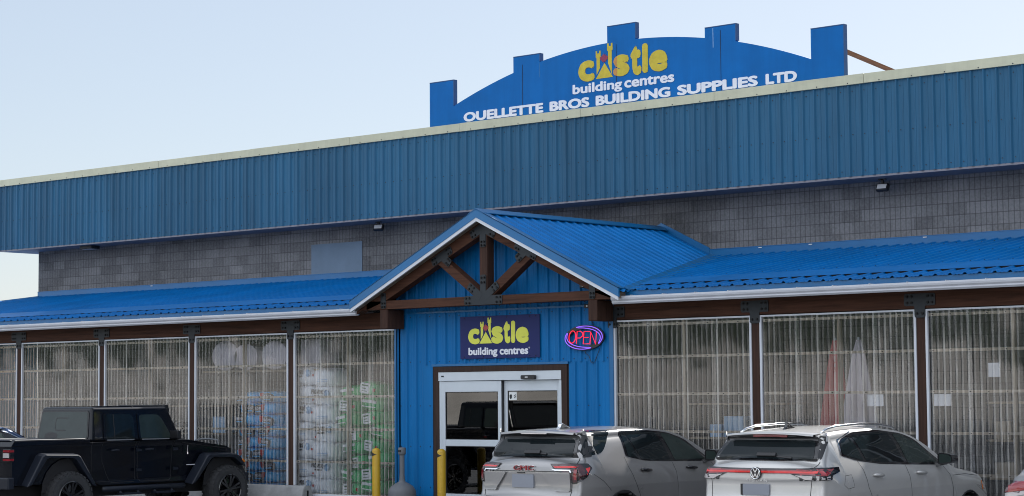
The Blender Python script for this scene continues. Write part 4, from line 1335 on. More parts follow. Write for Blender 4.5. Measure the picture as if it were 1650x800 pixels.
def parasol(x, y, mat, r, label, zt=2.86):
    t = empty('closed_parasol', (x, y, .14), label, 'parasol', 'closed parasols on show')
    rows = []
    for k in range(11):
        u = k / 10
        z = zt - .14 - u * 1.75
        rad = .03 + (r - .03) * u ** .8
        rows.append([((rad * (1 + .22 * math.cos(8 * a * math.pi / 24))) * math.cos(a * math.pi / 24), (rad * (1 + .22 * math.cos(8 * a * math.pi / 24))) * math.sin(a * math.pi / 24), z) for a in range(49)])
    MB().grid(rows).build('canopy', mat, t, smooth=True, fix=False)
    MB().tube([(0, 0, 0), (0, 0, zt - .10)], .02, 8).build('pole', MT['white'], t)
    MB().lathe([(0, 0), (.24, 0), (.24, .04), (.05, .10), (.03, .3), (0, .3)]).build('base', MT['ash'], t)
parasol(5.78, .75, MT['cloth_red'], .26, 'closed red parasol standing behind the clear panel')
parasol(6.22, .70, MT['cloth_pale'], .30, 'closed pale parasol standing right of the red one')
# plain racks and tables deep inside the lean-to
def rack(x, y, w, h, label, seed):
    rg = random.Random(seed)
    t = empty('store_rack', (x, y, .14), label, 'rack', 'racks inside the lean-to')
    m = MB()
    for xx in (0, w - .05):
        for yy in (-.25, .2):
            m.box(xx, xx + .05, yy, yy + .05, 0, h)
    m.build('rack_frame', MT['steel'], t)
    for k in range(4):
        z = .1 + k * (h - .25) / 3
        MB().box(.0, w, -.25, .25, z, z + .03).build('rack_shelf', MT['stud'], t)
    return t
def boxes_on(x, y, w, h, seed, where):
    rg = random.Random(seed)
    kinds = [(MT['cloth_pale'], 'pale'), (MT['ash'], 'grey'), (MT['stud'], 'tan'), (MT['print_blue'], 'light blue'), (MT['dark_in'], 'dark')]
    for k in range(3):
        z = .27 + k * (h - .25) / 3
        xx = x + .08
        while xx < x + w - .45:
            bw, bh = rg.uniform(.2, .42), rg.uniform(.18, .36)
            if rg.random() < .75:
                m_, cn = rg.choice(kinds)
                o = MB().box(0, bw, -.17, .17, 0, bh).build('storage_box', m_, bevel=.008, seg=1)
                o.location = (xx, y, z + .002)
                spot = ('left end', 'middle', 'right end')[min(2, int((xx - x) / w * 3))]
                tag(o, f'{cn} box, {spot} of {("lower", "middle", "upper")[k]} shelf, {where}', 'box', 'storage boxes on the racks')
            xx += bw + .06
for x, w, l, sd_ in ((-13.4, 2.2, 'steel rack behind leftmost panels', 1), (-10.6, 2.1, 'steel rack behind panel above pickup cab', 2), (2.6, 2.0, 'steel rack right of the entrance', 3), (8.0, 2.2, 'steel rack behind far right panel', 4)):
    rack(x, 1.5, w, 1.9, l, sd_); boxes_on(x, 1.5, w, 1.9, sd_, l.replace('steel ', ''))

# ------------------------------------------------------------------ cars: bodies lofted from a side outline, panels laid on the skin
def body_mesh(outline, width, crown, radius, spine, name):
    """outline: closed (y, z) polygon, clockwise seen from the right side is not required; width(y, z) half width"""
    P2 = []
    n0 = len(outline)
    for i in range(n0):                                   # resample
        a, b = Vector(outline[i]), Vector(outline[(i + 1) % n0])
        k = max(1, int((b - a).length / 0.035))
        for j in range(k):
            P2.append(a + (b - a) * j / k)
    N = len(P2)
    area = sum(P2[i].x * P2[(i + 1) % N].y - P2[(i + 1) % N].x * P2[i].y for i in range(N))
    sg = 1 if area > 0 else -1
    nor = []
    for i in range(N):
        t = (P2[(i + 2) % N] - P2[i - 2]).normalized()
        nor.append(Vector((-t.y, t.x)) * sg)              # inward
    sy0, sy1, sz = spine
    rings = []
    for f in (0, .15, .3, .45, .6, .75, .88, 1):
        rings.append(('flat', f))
    for a in (12, 24, 36, 48, 60, 72, 82, 90):
        rings.append(('arc', R(a)))
    for t in (.04, .09, .15, .22, .3, .4, .5, .6, .7, .8, .9, 1):
        rings.append(('in', t))
    V, F = [], []
    idx = {}
    for ri, (kind, p) in enumerate(rings):
        for i in range(N):
            s, nn = P2[i], nor[i]
            r, c = radius(s.x, s.y), crown(s.x, s.y)
            we = width(s.x, s.y)
            fl = max(we - r, 0.02)
            if kind == 'flat':
                q = s + nn * (c * p * p); x = fl * p
            elif kind == 'arc':
                q = s + nn * (c + r * (1 - math.cos(p))); x = fl + r * math.sin(p)
            else:
                q1 = s + nn * (c + r)
                ax = Vector((min(max(q1.x, sy0), sy1), sz))
                q = q1 + (ax - q1) * p
                x = width(q.x, q.y) + (we - width(q1.x, q1.y)) * (1 - p) ** 4
            for sd_ in ((1,) if (kind == 'flat' and p == 0) else (1, -1)):
                idx[(ri, i, sd_)] = len(V)
                V.append((x * sd_, q.x, q.y))
            if kind == 'flat' and p == 0:
                idx[(ri, i, -1)] = idx[(ri, i, 1)]
    for ri in range(len(rings) - 1):
        for i in range(N):
            j = (i + 1) % N
            for sd_ in (1, -1):
                f = (idx[(ri, i, sd_)], idx[(ri, j, sd_)], idx[(ri + 1, j, sd_)], idx[(ri + 1, i, sd_)])
                F.append(f if sd_ * sg > 0 else f[::-1])
    me = bpy.data.meshes.new(name)
    me.from_pydata(V, [], F)
    bm = bmesh.new(); bm.from_mesh(me)
    bmesh.ops.remove_doubles(bm, verts=bm.verts, dist=1e-4)
    bmesh.ops.recalc_face_normals(bm, faces=bm.faces)
    bm.to_mesh(me); bm.free()
    me.polygons.foreach_set('use_smooth', [True] * len(me.polygons))
    return me

def lerp_tab(tab, v):
    if v <= tab[0][0]: return tab[0][1]
    for (a, fa), (b, fb) in zip(tab, tab[1:]):
        if v <= b:
            t = (v - a) / (b - a)
            t = t * t * (3 - 2 * t) if len(tab) < 4 else t
            return fa + (fb - fa) * t
    return tab[-1][1]

class Skin:
    def __init__(s, me, root):
        s.bvh = BVHTree.FromPolygons([v.co[:] for v in me.vertices], [p.vertices[:] for p in me.polygons])
        s.root = root
    def hit(s, a, b, axis, off):
        """axis: 'r' right side, 'l' left side (a=y, b=z); 'b' from behind, 'f' from the front (a=x, b=z); 't' from above (a=x, b=y)"""
        o, d = {'dr': (None, None), 'dl': (None, None), 'r': ((3, a, b), (-1, 0, 0)), 'l': ((-3, a, b), (1, 0, 0)), 'b': ((a, -3, b), (0, 1, 0)), 'f': ((a, 9, b), (0, -1, 0)), 't': ((a, b, 4), (0, 0, -1))}[axis]
        if axis in ('dr', 'dl'):
            k = 1 if axis == 'dr' else -1
            d = Vector((-k * .7071, .7071, 0)); o = Vector((k * .7071 * a, .5 + .7071 * a, b)) - d * 4
        h = s.bvh.ray_cast(Vector(o), Vector(d))
        if h[0] is None:
            h = s.bvh.find_nearest(Vector(o) + Vector(d) * 2.2)
        p, n = h[0], h[1]
        if n.dot(Vector(d)) > 0: n = -n
        return p + n * off
    def patch(s, name, poly, axis, mat, off=0.004, thick=0.0, parent=None, step=0.07, smooth=True):
        bm = bmesh.new()
        vs = [bm.verts.new((p[0], p[1], 0)) for p in poly]
        for t in tessellate_polygon([[Vector((p[0], p[1], 0)) for p in poly]]):
            try: bm.faces.new([vs[i] for i in t])
            except ValueError: pass
        xs = [p[0] for p in poly]; ys = [p[1] for p in poly]
        for ax, lo, hi in ((0, min(xs), max(xs)), (1, min(ys), max(ys))):
            v = lo + step
            while v < hi:
                co = Vector((v, 0, 0)) if ax == 0 else Vector((0, v, 0)); no = Vector((1, 0, 0)) if ax == 0 else Vector((0, 1, 0))
                bmesh.ops.bisect_plane(bm, geom=bm.verts[:] + bm.edges[:] + bm.faces[:], plane_co=co, plane_no=no)
                v += step
        bmesh.ops.remove_doubles(bm, verts=bm.verts, dist=1e-5)
        for v in bm.verts:
            v.co = s.hit(v.co.x, v.co.y, axis, off)
        bmesh.ops.recalc_face_normals(bm, faces=bm.faces)
        ctr = Vector((0, 2.2, .9))
        sm = sum(((f.calc_center_median() - ctr).dot(f.normal) for f in bm.faces), 0.0)
        if sm < 0: bmesh.ops.reverse_faces(bm, faces=bm.faces)
        if thick:
            geom = bm.faces[:]
            ret = bmesh.ops.extrude_face_region(bm, geom=geom)
            new = [e for e in ret['geom'] if isinstance(e, bmesh.types.BMVert)]
            bm.normal_update()
            for v in new: v.co += v.normal * thick
            bmesh.ops.recalc_face_normals(bm, faces=bm.faces)
        me = bpy.data.meshes.new(name)
        bm.to_mesh(me); bm.free()
        me.materials.append(mat)
        if smooth:
            me.polygons.foreach_set('use_smooth', [True] * len(me.polygons))
            me.set_sharp_from_angle(angle=R(40))
        o = bpy.data.objects.new(name, me)
        col.objects.link(o); o.parent = parent or s.root
        return o
    def ribbon(s, mb, pts, axis, w=0.007, off=0.0022, mi=0, step=0.03):
        out = []
        for (a, b) in zip(pts, pts[1:]):
            A, B = Vector(a), Vector(b)
            k = max(1, int((B - A).length / step))
            for j in range(k): out.append(A + (B - A) * j / k)
        out.append(Vector(pts[-1]))
        L_, R_ = [], []
        for i, p in enumerate(out):
            t = (out[min(i + 1, len(out) - 1)] - out[max(i - 1, 0)]).normalized()
            n = Vector((-t.y, t.x)) * (w / 2)
            L_.append(tuple(s.hit(p.x - n.x, p.y - n.y, axis, off))); R_.append(tuple(s.hit(p.x + n.x, p.y + n.y, axis, off)))
        mb.grid([L_, R_], mi)

def wheel(root, x, y, z, r, w, side, rim_mat, tread=False):
    hub = empty('wheel', (x, y, z), None, None)
    hub.parent = root
    del_keys = [k for k in ('label', 'category') if k in hub]
    for k in del_keys: del hub[k]
    ty = MB()
    hw = w / 2
    ty.lathe([(r * .62, -hw * .9), (r * .75, -hw), (r * .90, -hw * .98), (r * .97, -hw * .86), (r, -hw * .6), (r, hw * .6), (r * .97, hw * .86), (r * .90, hw * .98), (r * .75, hw), (r * .62, hw * .9)], n=48, axis='x')
    if tread:
        for k in range(30):
            for row, (u0, u1, ph) in enumerate(((-1.04, -.42, 0), (-.36, .36, .5), (.42, 1.04, 0))):
                a0 = (k + ph) * 2 * math.pi / 30; a1 = a0 + .13
                vs = []
                for rr in (r * .955, r * 1.022):
                    for aa, uu in ((a0, u0), (a1, u0), (a1 + .03, u1), (a0 + .03, u1)):
                        k2 = rr - (0.02 if abs(uu) > 1 else 0)
                        vs.append((uu * hw, k2 * math.cos(aa), k2 * math.sin(aa)))
                ty.hexa(vs)
    ty.build('tyre', MT['rubber'], hub, smooth=True, angle=35)
    rm = MB()
    o = side * hw
    rm.lathe([(r * .63, o * .92), (r * .60, o * .98), (r * .57, o * .9), (r * .56, o * .1), (0, o * .1)], n=36, axis='x')
    ns_ = 6 if tread else 5
    for k in range(ns_):
        a = 2 * math.pi * k / ns_ + .3
        for d in (-.16, .16):
            c, s_ = math.cos(a), math.sin(a)
            c2, s2 = math.cos(a + d), math.sin(a + d)
            rm.bar((o * .72, r * .10 * c, r * .10 * s_), (o * .86, r * .58 * c2, r * .58 * s2), .035, .03, (side, 0, 0))
    rm.lathe([(r * .14, o * .6), (r * .13, o * .84), (0, o * .86)], n=16, axis='x')
    rm.build('rim', rim_mat, hub, smooth=True, angle=30)

def arch_notch(yc, rr, zb):
    """points of a wheel arch along the lower edge, going forward"""
    return [(yc - rr * math.cos(a * math.pi / 12), max(zb, .36 + rr * math.sin(a * math.pi / 12))) for a in range(0, 13)]

def smooth_poly(pts, rad, n=5):
    return rounded(pts, rad, n)

def side_both(skin, fn):
    for ax in ('r', 'l'):
        fn(ax)

# ---- the grey hatchback on the right (rails, full-width tail light)
def car_frame(name, loc, label, cat='car', rz=0.0):
    return empty(name, loc, label, cat, rz=rz)

def build_suv(root, spec):
    oy = spec['outline']
    me = body_mesh(oy, spec['width'], spec['crown'], spec['radius'], spec['spine'], 'body')
    me.materials.append(spec['paint'])
    b = bpy.data.objects.new('body', me)
    col.objects.link(b); b.parent = root
    return Skin(me, root)

def make_width(tab, rear, front):
    """tab: (z, half width); rear/front: (reach, loss low, loss high, zsplit)"""
    def w(y, z):
        v = lerp_tab(tab, z)
        reach, lo, hi = rear
        if y < reach:
            k = ((reach - y) / reach) ** 2
            h = min(max((z - .95) / .5, 0), 1)
            v -= k * (lo + (hi - lo) * h)
        fy, flo, fhi, L_ = front
        if y > fy:
            k = ((y - fy) / (L_ - fy)) ** 2
            h = min(max((z - .95) / .4, 0), 1)
            v -= k * (flo + (fhi - flo) * h)
        return max(v, .1)
    return w

# ============ grey hatchback with roof rails
VW = car_frame('hatchback_car', (8.20, -5.13, 0), 'light grey hatchback car with roof rails and a red light bar across its tail')
L_ = 4.64
WB0, WB1 = .98, 3.77
up = [(.10, .30), (.03, .44), (.0, .60), (.03, .74), (.085, .80), (.10, .98), (.075, 1.02), (.085, 1.155), (.135, 1.235), (.23, 1.27), (.44, 1.50), (.40, 1.545), (.46, 1.585), (.75, 1.625), (1.2, 1.648), (1.7, 1.655), (2.1, 1.642), (2.45, 1.60), (2.75, 1.52), (3.45, 1.13), (3.6, 1.09), (4.1, 1.03), (4.38, .95), (4.52, .84), (4.6, .70), (4.64, .50), (4.60, .32), (4.50, .22)]
ur = [.05, .06, .06, .04, .04, .04, .03, .03, .05, .05, .04, .02, .03, .2, .3, .3, .3, .3, .3, .12, .15, .2, .12, .1, .08, .08, .06, .05]
low = arch_notch(WB1, .365, .22)[::-1] + arch_notch(WB0, .365, .22)[::-1]
outl = rounded(up, ur, 4) + [(WB1 + .40, .22)] + low[:13] + [(WB1 - .40, .20), (WB0 + .40, .20)] + low[13:] + [(WB0 - .40, .26)]
wt = make_width([(.2, .86), (.35, .895), (.6, .915), (.85, .922), (1.0, .915), (1.12, .888), (1.20, .862), (1.45, .775), (1.60, .705), (1.70, .67)], (1.0, .06, .03), (3.3, .13, .22, L_))
vsk = build_suv(VW, dict(outline=outl, width=wt, paint=MT['paint_grey'], spine=(.75, 3.9, .86),
    crown=lambda y, z: .085 if y < .25 and z > .35 else (.035 if z > 1.2 else (.07 if y > 4.3 else .03)) * (1 if z > .35 else .0),
    radius=lambda y, z: .012 if z < .30 or (z < .74 and y > .5 and y < 4.3) else (.11 if y < .3 else (.085 if z > 1.3 else .10))))
# side glass: black surround, three panes
for ax in ('r', 'l'):
    fr = rounded([(.70, 1.30), (.78, 1.47), (1.16, 1.575), (1.8, 1.595), (2.35, 1.545), (2.62, 1.47), (3.10, 1.16), (3.02, 1.125), (2.1, 1.155), (1.55, 1.175), (1.0, 1.235)], [.05, .12, .1, .1, .1, .1, .03, .02, .1, .1, .1], 5)
    vsk.patch('window_surround', fr, ax, MT['gloss_black'], .003)
    vsk.patch('corner_trim', rounded([(.375, 1.262), (.42, 1.262), (.585, 1.535), (.44, 1.545)], .015, 2), 'd' + ax, MT['cladding'], .005)
    vsk.patch('quarter_pane', rounded([(.74, 1.315), (.81, 1.455), (1.08, 1.54), (1.17, 1.23), (1.0, 1.26)], [.05, .07, .02, .02, .07], 4), ax, MT['carglass'], .006)
    vsk.patch('rear_door_pane', rounded([(1.235, 1.225), (1.14, 1.54), (1.8, 1.572), (2.05, 1.558), (2.13, 1.18), (1.6, 1.20)], .03, 3), ax, MT['carglass'], .006)
    vsk.patch('front_door_pane', rounded([(2.21, 1.172), (2.15, 1.548), (2.36, 1.52), (2.60, 1.45), (2.97, 1.165)], .03, 3), ax, MT['carglass_front'], .006)
    gp = MB()
    vsk.ribbon(gp, [(1.02, 1.235), (1.10, 1.12), (1.17, .90), (1.30, .70), (1.42, .52), (1.46, .36)], ax)
    vsk.ribbon(gp, [(2.13, 1.15), (2.19, 1.0), (2.22, .80), (2.22, .36)], ax)
    vsk.ribbon(gp, [(3.10, 1.12), (3.24, .98), (3.30, .80), (3.27, .45)], ax)
    vsk.ribbon(gp, [(3.30, .98), (3.7, .985), (4.1, .95)], ax, .006)
    vsk.ribbon(gp, [(.66, 1.06), (.80, 1.07), (.84, .92), (.70, .90), (.62, .95), (.66, 1.06)], ax, .005)
    gp.build('panel_gaps', MT['gap'], VW, fix=False)
    vsk.patch('sill_cladding', [(1.36, .36), (3.40, .36), (3.40, .24), (1.36, .24)], ax, MT['cladding'], .006)
    for yc in (WB0, WB1):
        q = [(yc - .415 * math.cos(a * math.pi / 16), .36 + .415 * math.sin(a * math.pi / 16)) for a in range(17)] + [(yc + .37 * math.cos(a * math.pi / 16), .36 + .37 * math.sin(a * math.pi / 16)) for a in range(17)]
        vsk.patch('arch_cladding', q, ax, MT['cladding'], .005, .012)
    sx = 1 if ax == 'r' else -1
    for y in (1.40, 2.47):
        h0, h1 = vsk.hit(y - .09, 1.045, ax, .028), vsk.hit(y + .10, 1.035, ax, .028)
        hm = MB(); hm.tube([vsk.hit(y - .10, 1.046, ax, .0), h0, (h0 + h1) / 2 + Vector((sx * .006, 0, 0)), h1, vsk.hit(y + .115, 1.034, ax, .0)], [.012, .019, .021, .019, .012], 8)
        hm.build('door_handle', MT['paint_grey'], VW, smooth=True)
    mr = MB()
    base = vsk.hit(2.93, 1.14, ax, 0)
    mr.hexa([(base.x, 2.90, 1.10), (base.x + sx * .13, 2.93, 1.13), (base.x + sx * .13, 3.0, 1.13), (base.x, 2.99, 1.10), (base.x, 2.91, 1.15), (base.x + sx * .13, 2.93, 1.16), (base.x + sx * .13, 2.99, 1.16), (base.x, 2.98, 1.15)])
    mr.prism(rounded([(base.x + sx * .05, 1.13), (base.x + sx * .27, 1.15), (base.x + sx * .27, 1.235), (base.x + sx * .22, 1.275), (base.x + sx * .05, 1.285)], [.03, .06, .04, .05, .05], 4), 'y', 2.885, 3.03)
    mo = mr.build('door_mirror', MT['gloss_black'], VW, bevel=.02)
    MB().prism(rounded([(base.x + sx * .075, 1.15), (base.x + sx * .25, 1.165), (base.x + sx * .25, 1.23), (base.x + sx * .21, 1.26), (base.x + sx * .075, 1.268)], .03, 4), 'y', 2.880, 2.884).build('mirror_glass', MT['carglass_front'], mo)
    # roof rail
    rp = [vsk.hit(sx * .585, y, 't', d) for y, d in ((.62, .005), (.74, .035), (.95, .052), (1.5, .055), (2.0, .052), (2.3, .040), (2.5, .005))]
    rr = MB(); rr.tube(rp, [.012, .016, .018, .018, .018, .016, .010], 8)
    rr.build('roof_rail', MT['chrome'], VW, smooth=True)
    vsk.patch('door_gloss_trim', [(.72, 1.30), (.79, 1.48), (1.16, 1.585), (1.16, 1.597), (.77, 1.492), (.70, 1.30)], ax, MT['chrome'], .007)
# tail
vsk.patch('rear_window_surround', rounded([(-.745, 1.245), (.745, 1.245), (.675, 1.52), (.60, 1.553), (-.60, 1.553), (-.675, 1.52)], .03, 4), 'b', MT['gloss_black'], .006)
vsk.patch('rear_window', rounded([(-.70, 1.262), (.70, 1.262), (.615, 1.49), (-.615, 1.49)], .05, 4), 'b', MT['carglass'], .011)
vsk.patch('brake_light', rounded([(-.25, 1.538), (.25, 1.538), (.25, 1.556), (-.25, 1.556)], .008, 2), 'b', MT['lamp_red'], .012, .01)
sp = MB()
pts_t = [(x / 10 * .63, .44 - .02 + .05 * (abs(x) / 10) ** 2, 1.578 - .028 * (x / 10) ** 2) for x in range(-10, 11)]
sp.grid([[(x, y - .10, z - .010) for x, y, z in pts_t], [(x, y - .085, z + .010) for x, y, z in pts_t], [(x * .99, y + .16, z + .024) for x, y, z in pts_t]])
sp.grid([[(x, y - .10, z - .010) for x, y, z in pts_t], [(x, y + .06, z - .035) for x, y, z in pts_t]])
sp.build('spoiler', MT['paint_grey'], VW, smooth=True, angle=50)
lb = rounded([(-.825, 1.018), (-.66, 1.022), (-.45, 1.10), (.45, 1.10), (.66, 1.022), (.825, 1.018), (.825, 1.155), (-.825, 1.155)], .012, 3)
vsk.patch('light_bar', lb, 'b', MT['gloss_black'], .008, .006)
vsk.patch('tail_lens', [(-.82, 1.075), (-.50, 1.096), (.50, 1.096), (.82, 1.075), (.82, 1.138), (-.82, 1.138)], 'b', MT['lamp_red'], .015)
vsk.patch('light_strip', [(-.80, 1.100), (-.10, 1.106), (.10, 1.106), (.80, 1.100), (.80, 1.122), (.10, 1.124), (-.10, 1.124), (-.80, 1.122)], 'b', MT['lamp_bright'], .018)
for s in (-1, 1):
    vsk.patch('clear_lens', [(s * .82, 1.026), (s * .66, 1.030), (s * .52, 1.078), (s * .82, 1.066)][::s], 'b', MT['lamp_clear'], .0155)
for ax in ('r', 'l'):
    vsk.patch('side_lens_case', rounded([(.13, 1.018), (.36, 1.022), (.46, 1.085), (.56, 1.115), (.56, 1.170), (.13, 1.157)], .012, 3), ax, MT['gloss_black'], .008, .006)
    vsk.patch('side_lens', [(.135, 1.068), (.38, 1.074), (.46, 1.150), (.135, 1.144)], ax, MT['lamp_red'], .0155)
    vsk.patch('side_clear_lens', [(.14, 1.026), (.34, 1.028), (.37, 1.064), (.14, 1.060)], ax, MT['lamp_clear'], .0155)
bdg = vsk.hit(0, 1.10, 'b', .0)
em = MB()
em.lathe([(.078, bdg.y - .028), (.078, bdg.y - .002)], (0, 0, 1.095), 28, 'y').lathe([(0, bdg.y - .027), (.078, bdg.y - .028)], (0, 0, 1.095), 28, 'y')
emo = em.build('emblem', MT['gloss_black'], VW)
eb = MB()
yb = bdg.y - .031
eb.tube([(.068 * math.cos(a * .2244), yb, 1.095 + .068 * math.sin(a * .2244)) for a in range(28)], .0055, 6, close=True)
for pl in ([(-.030, .058), (0, .012), (.030, .058)], [(-.060, .030), (-.027, -.055), (0, -.002), (.027, -.055), (.060, .030)]):
    for p, q in zip(pl, pl[1:]):
        eb.bar((p[0], yb, 1.095 + p[1]), (q[0], yb, 1.095 + q[1]), .012, .007)
eb.build('emblem_letters', MT['chrome'], emo)
tg = vsk.hit(0, 1.0, 'b', .0)
text('tail_lettering', 'TIGUAN', MT['chrome'], VW, (-.15, tg.y - .012, .995), (1, 0, 0), (0, 0, 1), .30, .028, .004, .0, 1.5)
gp = MB()
for s in (-1, 1):
    vsk.ribbon(gp, [(s * .765, 1.24), (s * .735, 1.16), (s * .725, 1.04), (s * .71, .80), (s * .70, .72)], 'b')
vsk.ribbon(gp, [(-.70, .72), (.70, .72)], 'b')
gp.build('tailgate_gap', MT['gap'], VW, fix=False)
pl = vsk.hit(0, .91, 'b', .0)
MB().prism(rounded([(-.20, .83), (.18, .83), (.18, .965), (-.20, .965)], .012, 2), 'y', pl.y - .022, pl.y + .03).build('number_plate', MT['plate'], VW)
MB().box(-.235, -.205, pl.y - .018, pl.y + .03, .83, .965).build('plate_frame', MT['black'], VW)
vsk.patch('rear_bumper_cladding', rounded([(-.86, .34), (.86, .34), (.88, .62), (.6, .66), (-.6, .66), (-.88, .62)], .03, 3), 'b', MT['cladding'], .006)
wp = vsk.hit(0, 1.30, 'b', .02); w2 = vsk.hit(.40, 1.275, 'b', .02); w0 = vsk.hit(-.10, 1.305, 'b', .02)
MB().bar(w0, w2, .028, .016, (0, -1, .6)).bar(w0, vsk.hit(.18, 1.30, 'b', .03), .05, .03, (0, -1, .6)).build('rear_wiper', MT['black'], VW, bevel=.005, seg=1)
fn = vsk.hit(0, .80, 't', 0)
MB().prism([(.70, fn.z - .01), (.98, fn.z + .0), (.86, fn.z + .03), (.78, fn.z + .075), (.755, fn.z + .075), (.74, fn.z + .02)], 'x', -.022, .022).build('roof_antenna', MT['gloss_black'], VW, bevel=.01)
vsk.patch('windscreen', rounded([(-.68, 2.75), (.68, 2.75), (.74, 3.42), (-.74, 3.42)], .06, 4), 't', MT['carglass'], .006)
vsk.patch('headlight', [(.50, .80), (.78, .84), (.76, .92), (.50, .88)], 'f', MT['lamp_clear'], .01)
vsk.patch('headlight', [(-.78, .84), (-.50, .80), (-.50, .88), (-.76, .92)], 'f', MT['lamp_clear'], .01)
vsk.patch('side_marker', [(4.20, .76), (4.25, .76), (4.21, .88), (4.17, .88)], 'r', MT['amber'], .006)
for s in (-1, 1):
    for y in (WB0, WB1):
        wheel(VW, s * .80, y, .35, .35, .23, s, MT['ash'])
MB().box(-.75, .75, .15, 4.45, .18, .5).build('underbody', MT['black'], VW)

# ============ pale silver wagon with a black-glass rear corner
GM = car_frame('wagon_car', (4.57, -5.22, 0), 'pale silver wagon with red letters on its tailgate, parked before the sliding door')
L_ = 4.64
WB0, WB1 = 1.05, 3.78
up = [(.12, .32), (.04, .46), (.0, .60), (.02, .72), (.075, .78), (.085, .90), (.07, 1.05), (.085, 1.15), (.14, 1.225), (.22, 1.25), (.40, 1.50), (.34, 1.555), (.38, 1.585), (.75, 1.615), (1.2, 1.635), (1.7, 1.64), (2.1, 1.625), (2.45, 1.585), (2.75, 1.51), (3.45, 1.15), (3.6, 1.11), (4.1, 1.05), (4.38, .98), (4.54, .88), (4.6, .72), (4.64, .50), (4.60, .32), (4.50, .22)]
low = arch_notch(WB1, .375, .22)[::-1] + arch_notch(WB0, .375, .22)[::-1]
outl = rounded(up, ur, 4) + [(WB1 + .41, .22)] + low[:13] + [(WB1 - .41, .20), (WB0 + .41, .20)] + low[13:] + [(WB0 - .41, .26)]
def haunch(f):
    def w(y, z):
        v = f(y, z)
        k = math.exp(-((y - .95) / .42) ** 2) * math.exp(-((z - .98) / .16) ** 2)
        return v + .022 * k
    return w
wt = haunch(make_width([(.2, .85), (.35, .885), (.6, .91), (.85, .918), (1.0, .905), (1.12, .882), (1.20, .858), (1.45, .775), (1.58, .712), (1.70, .68)], (1.0, .055, .03), (3.3, .12, .2, L_)))
gsk = build_suv(GM, dict(outline=outl, width=wt, paint=MT['paint_silver'], spine=(.75, 3.9, .86),
    crown=lambda y, z: .08 if y < .25 and z > .35 else (.03 if z > 1.2 else (.07 if y > 4.3 else .03)) * (1 if z > .35 else .0),
    radius=lambda y, z: .012 if z < .30 or (z < .74 and y > .5 and y < 4.3) else (.10 if y < .3 else (.085 if z > 1.3 else .10))))
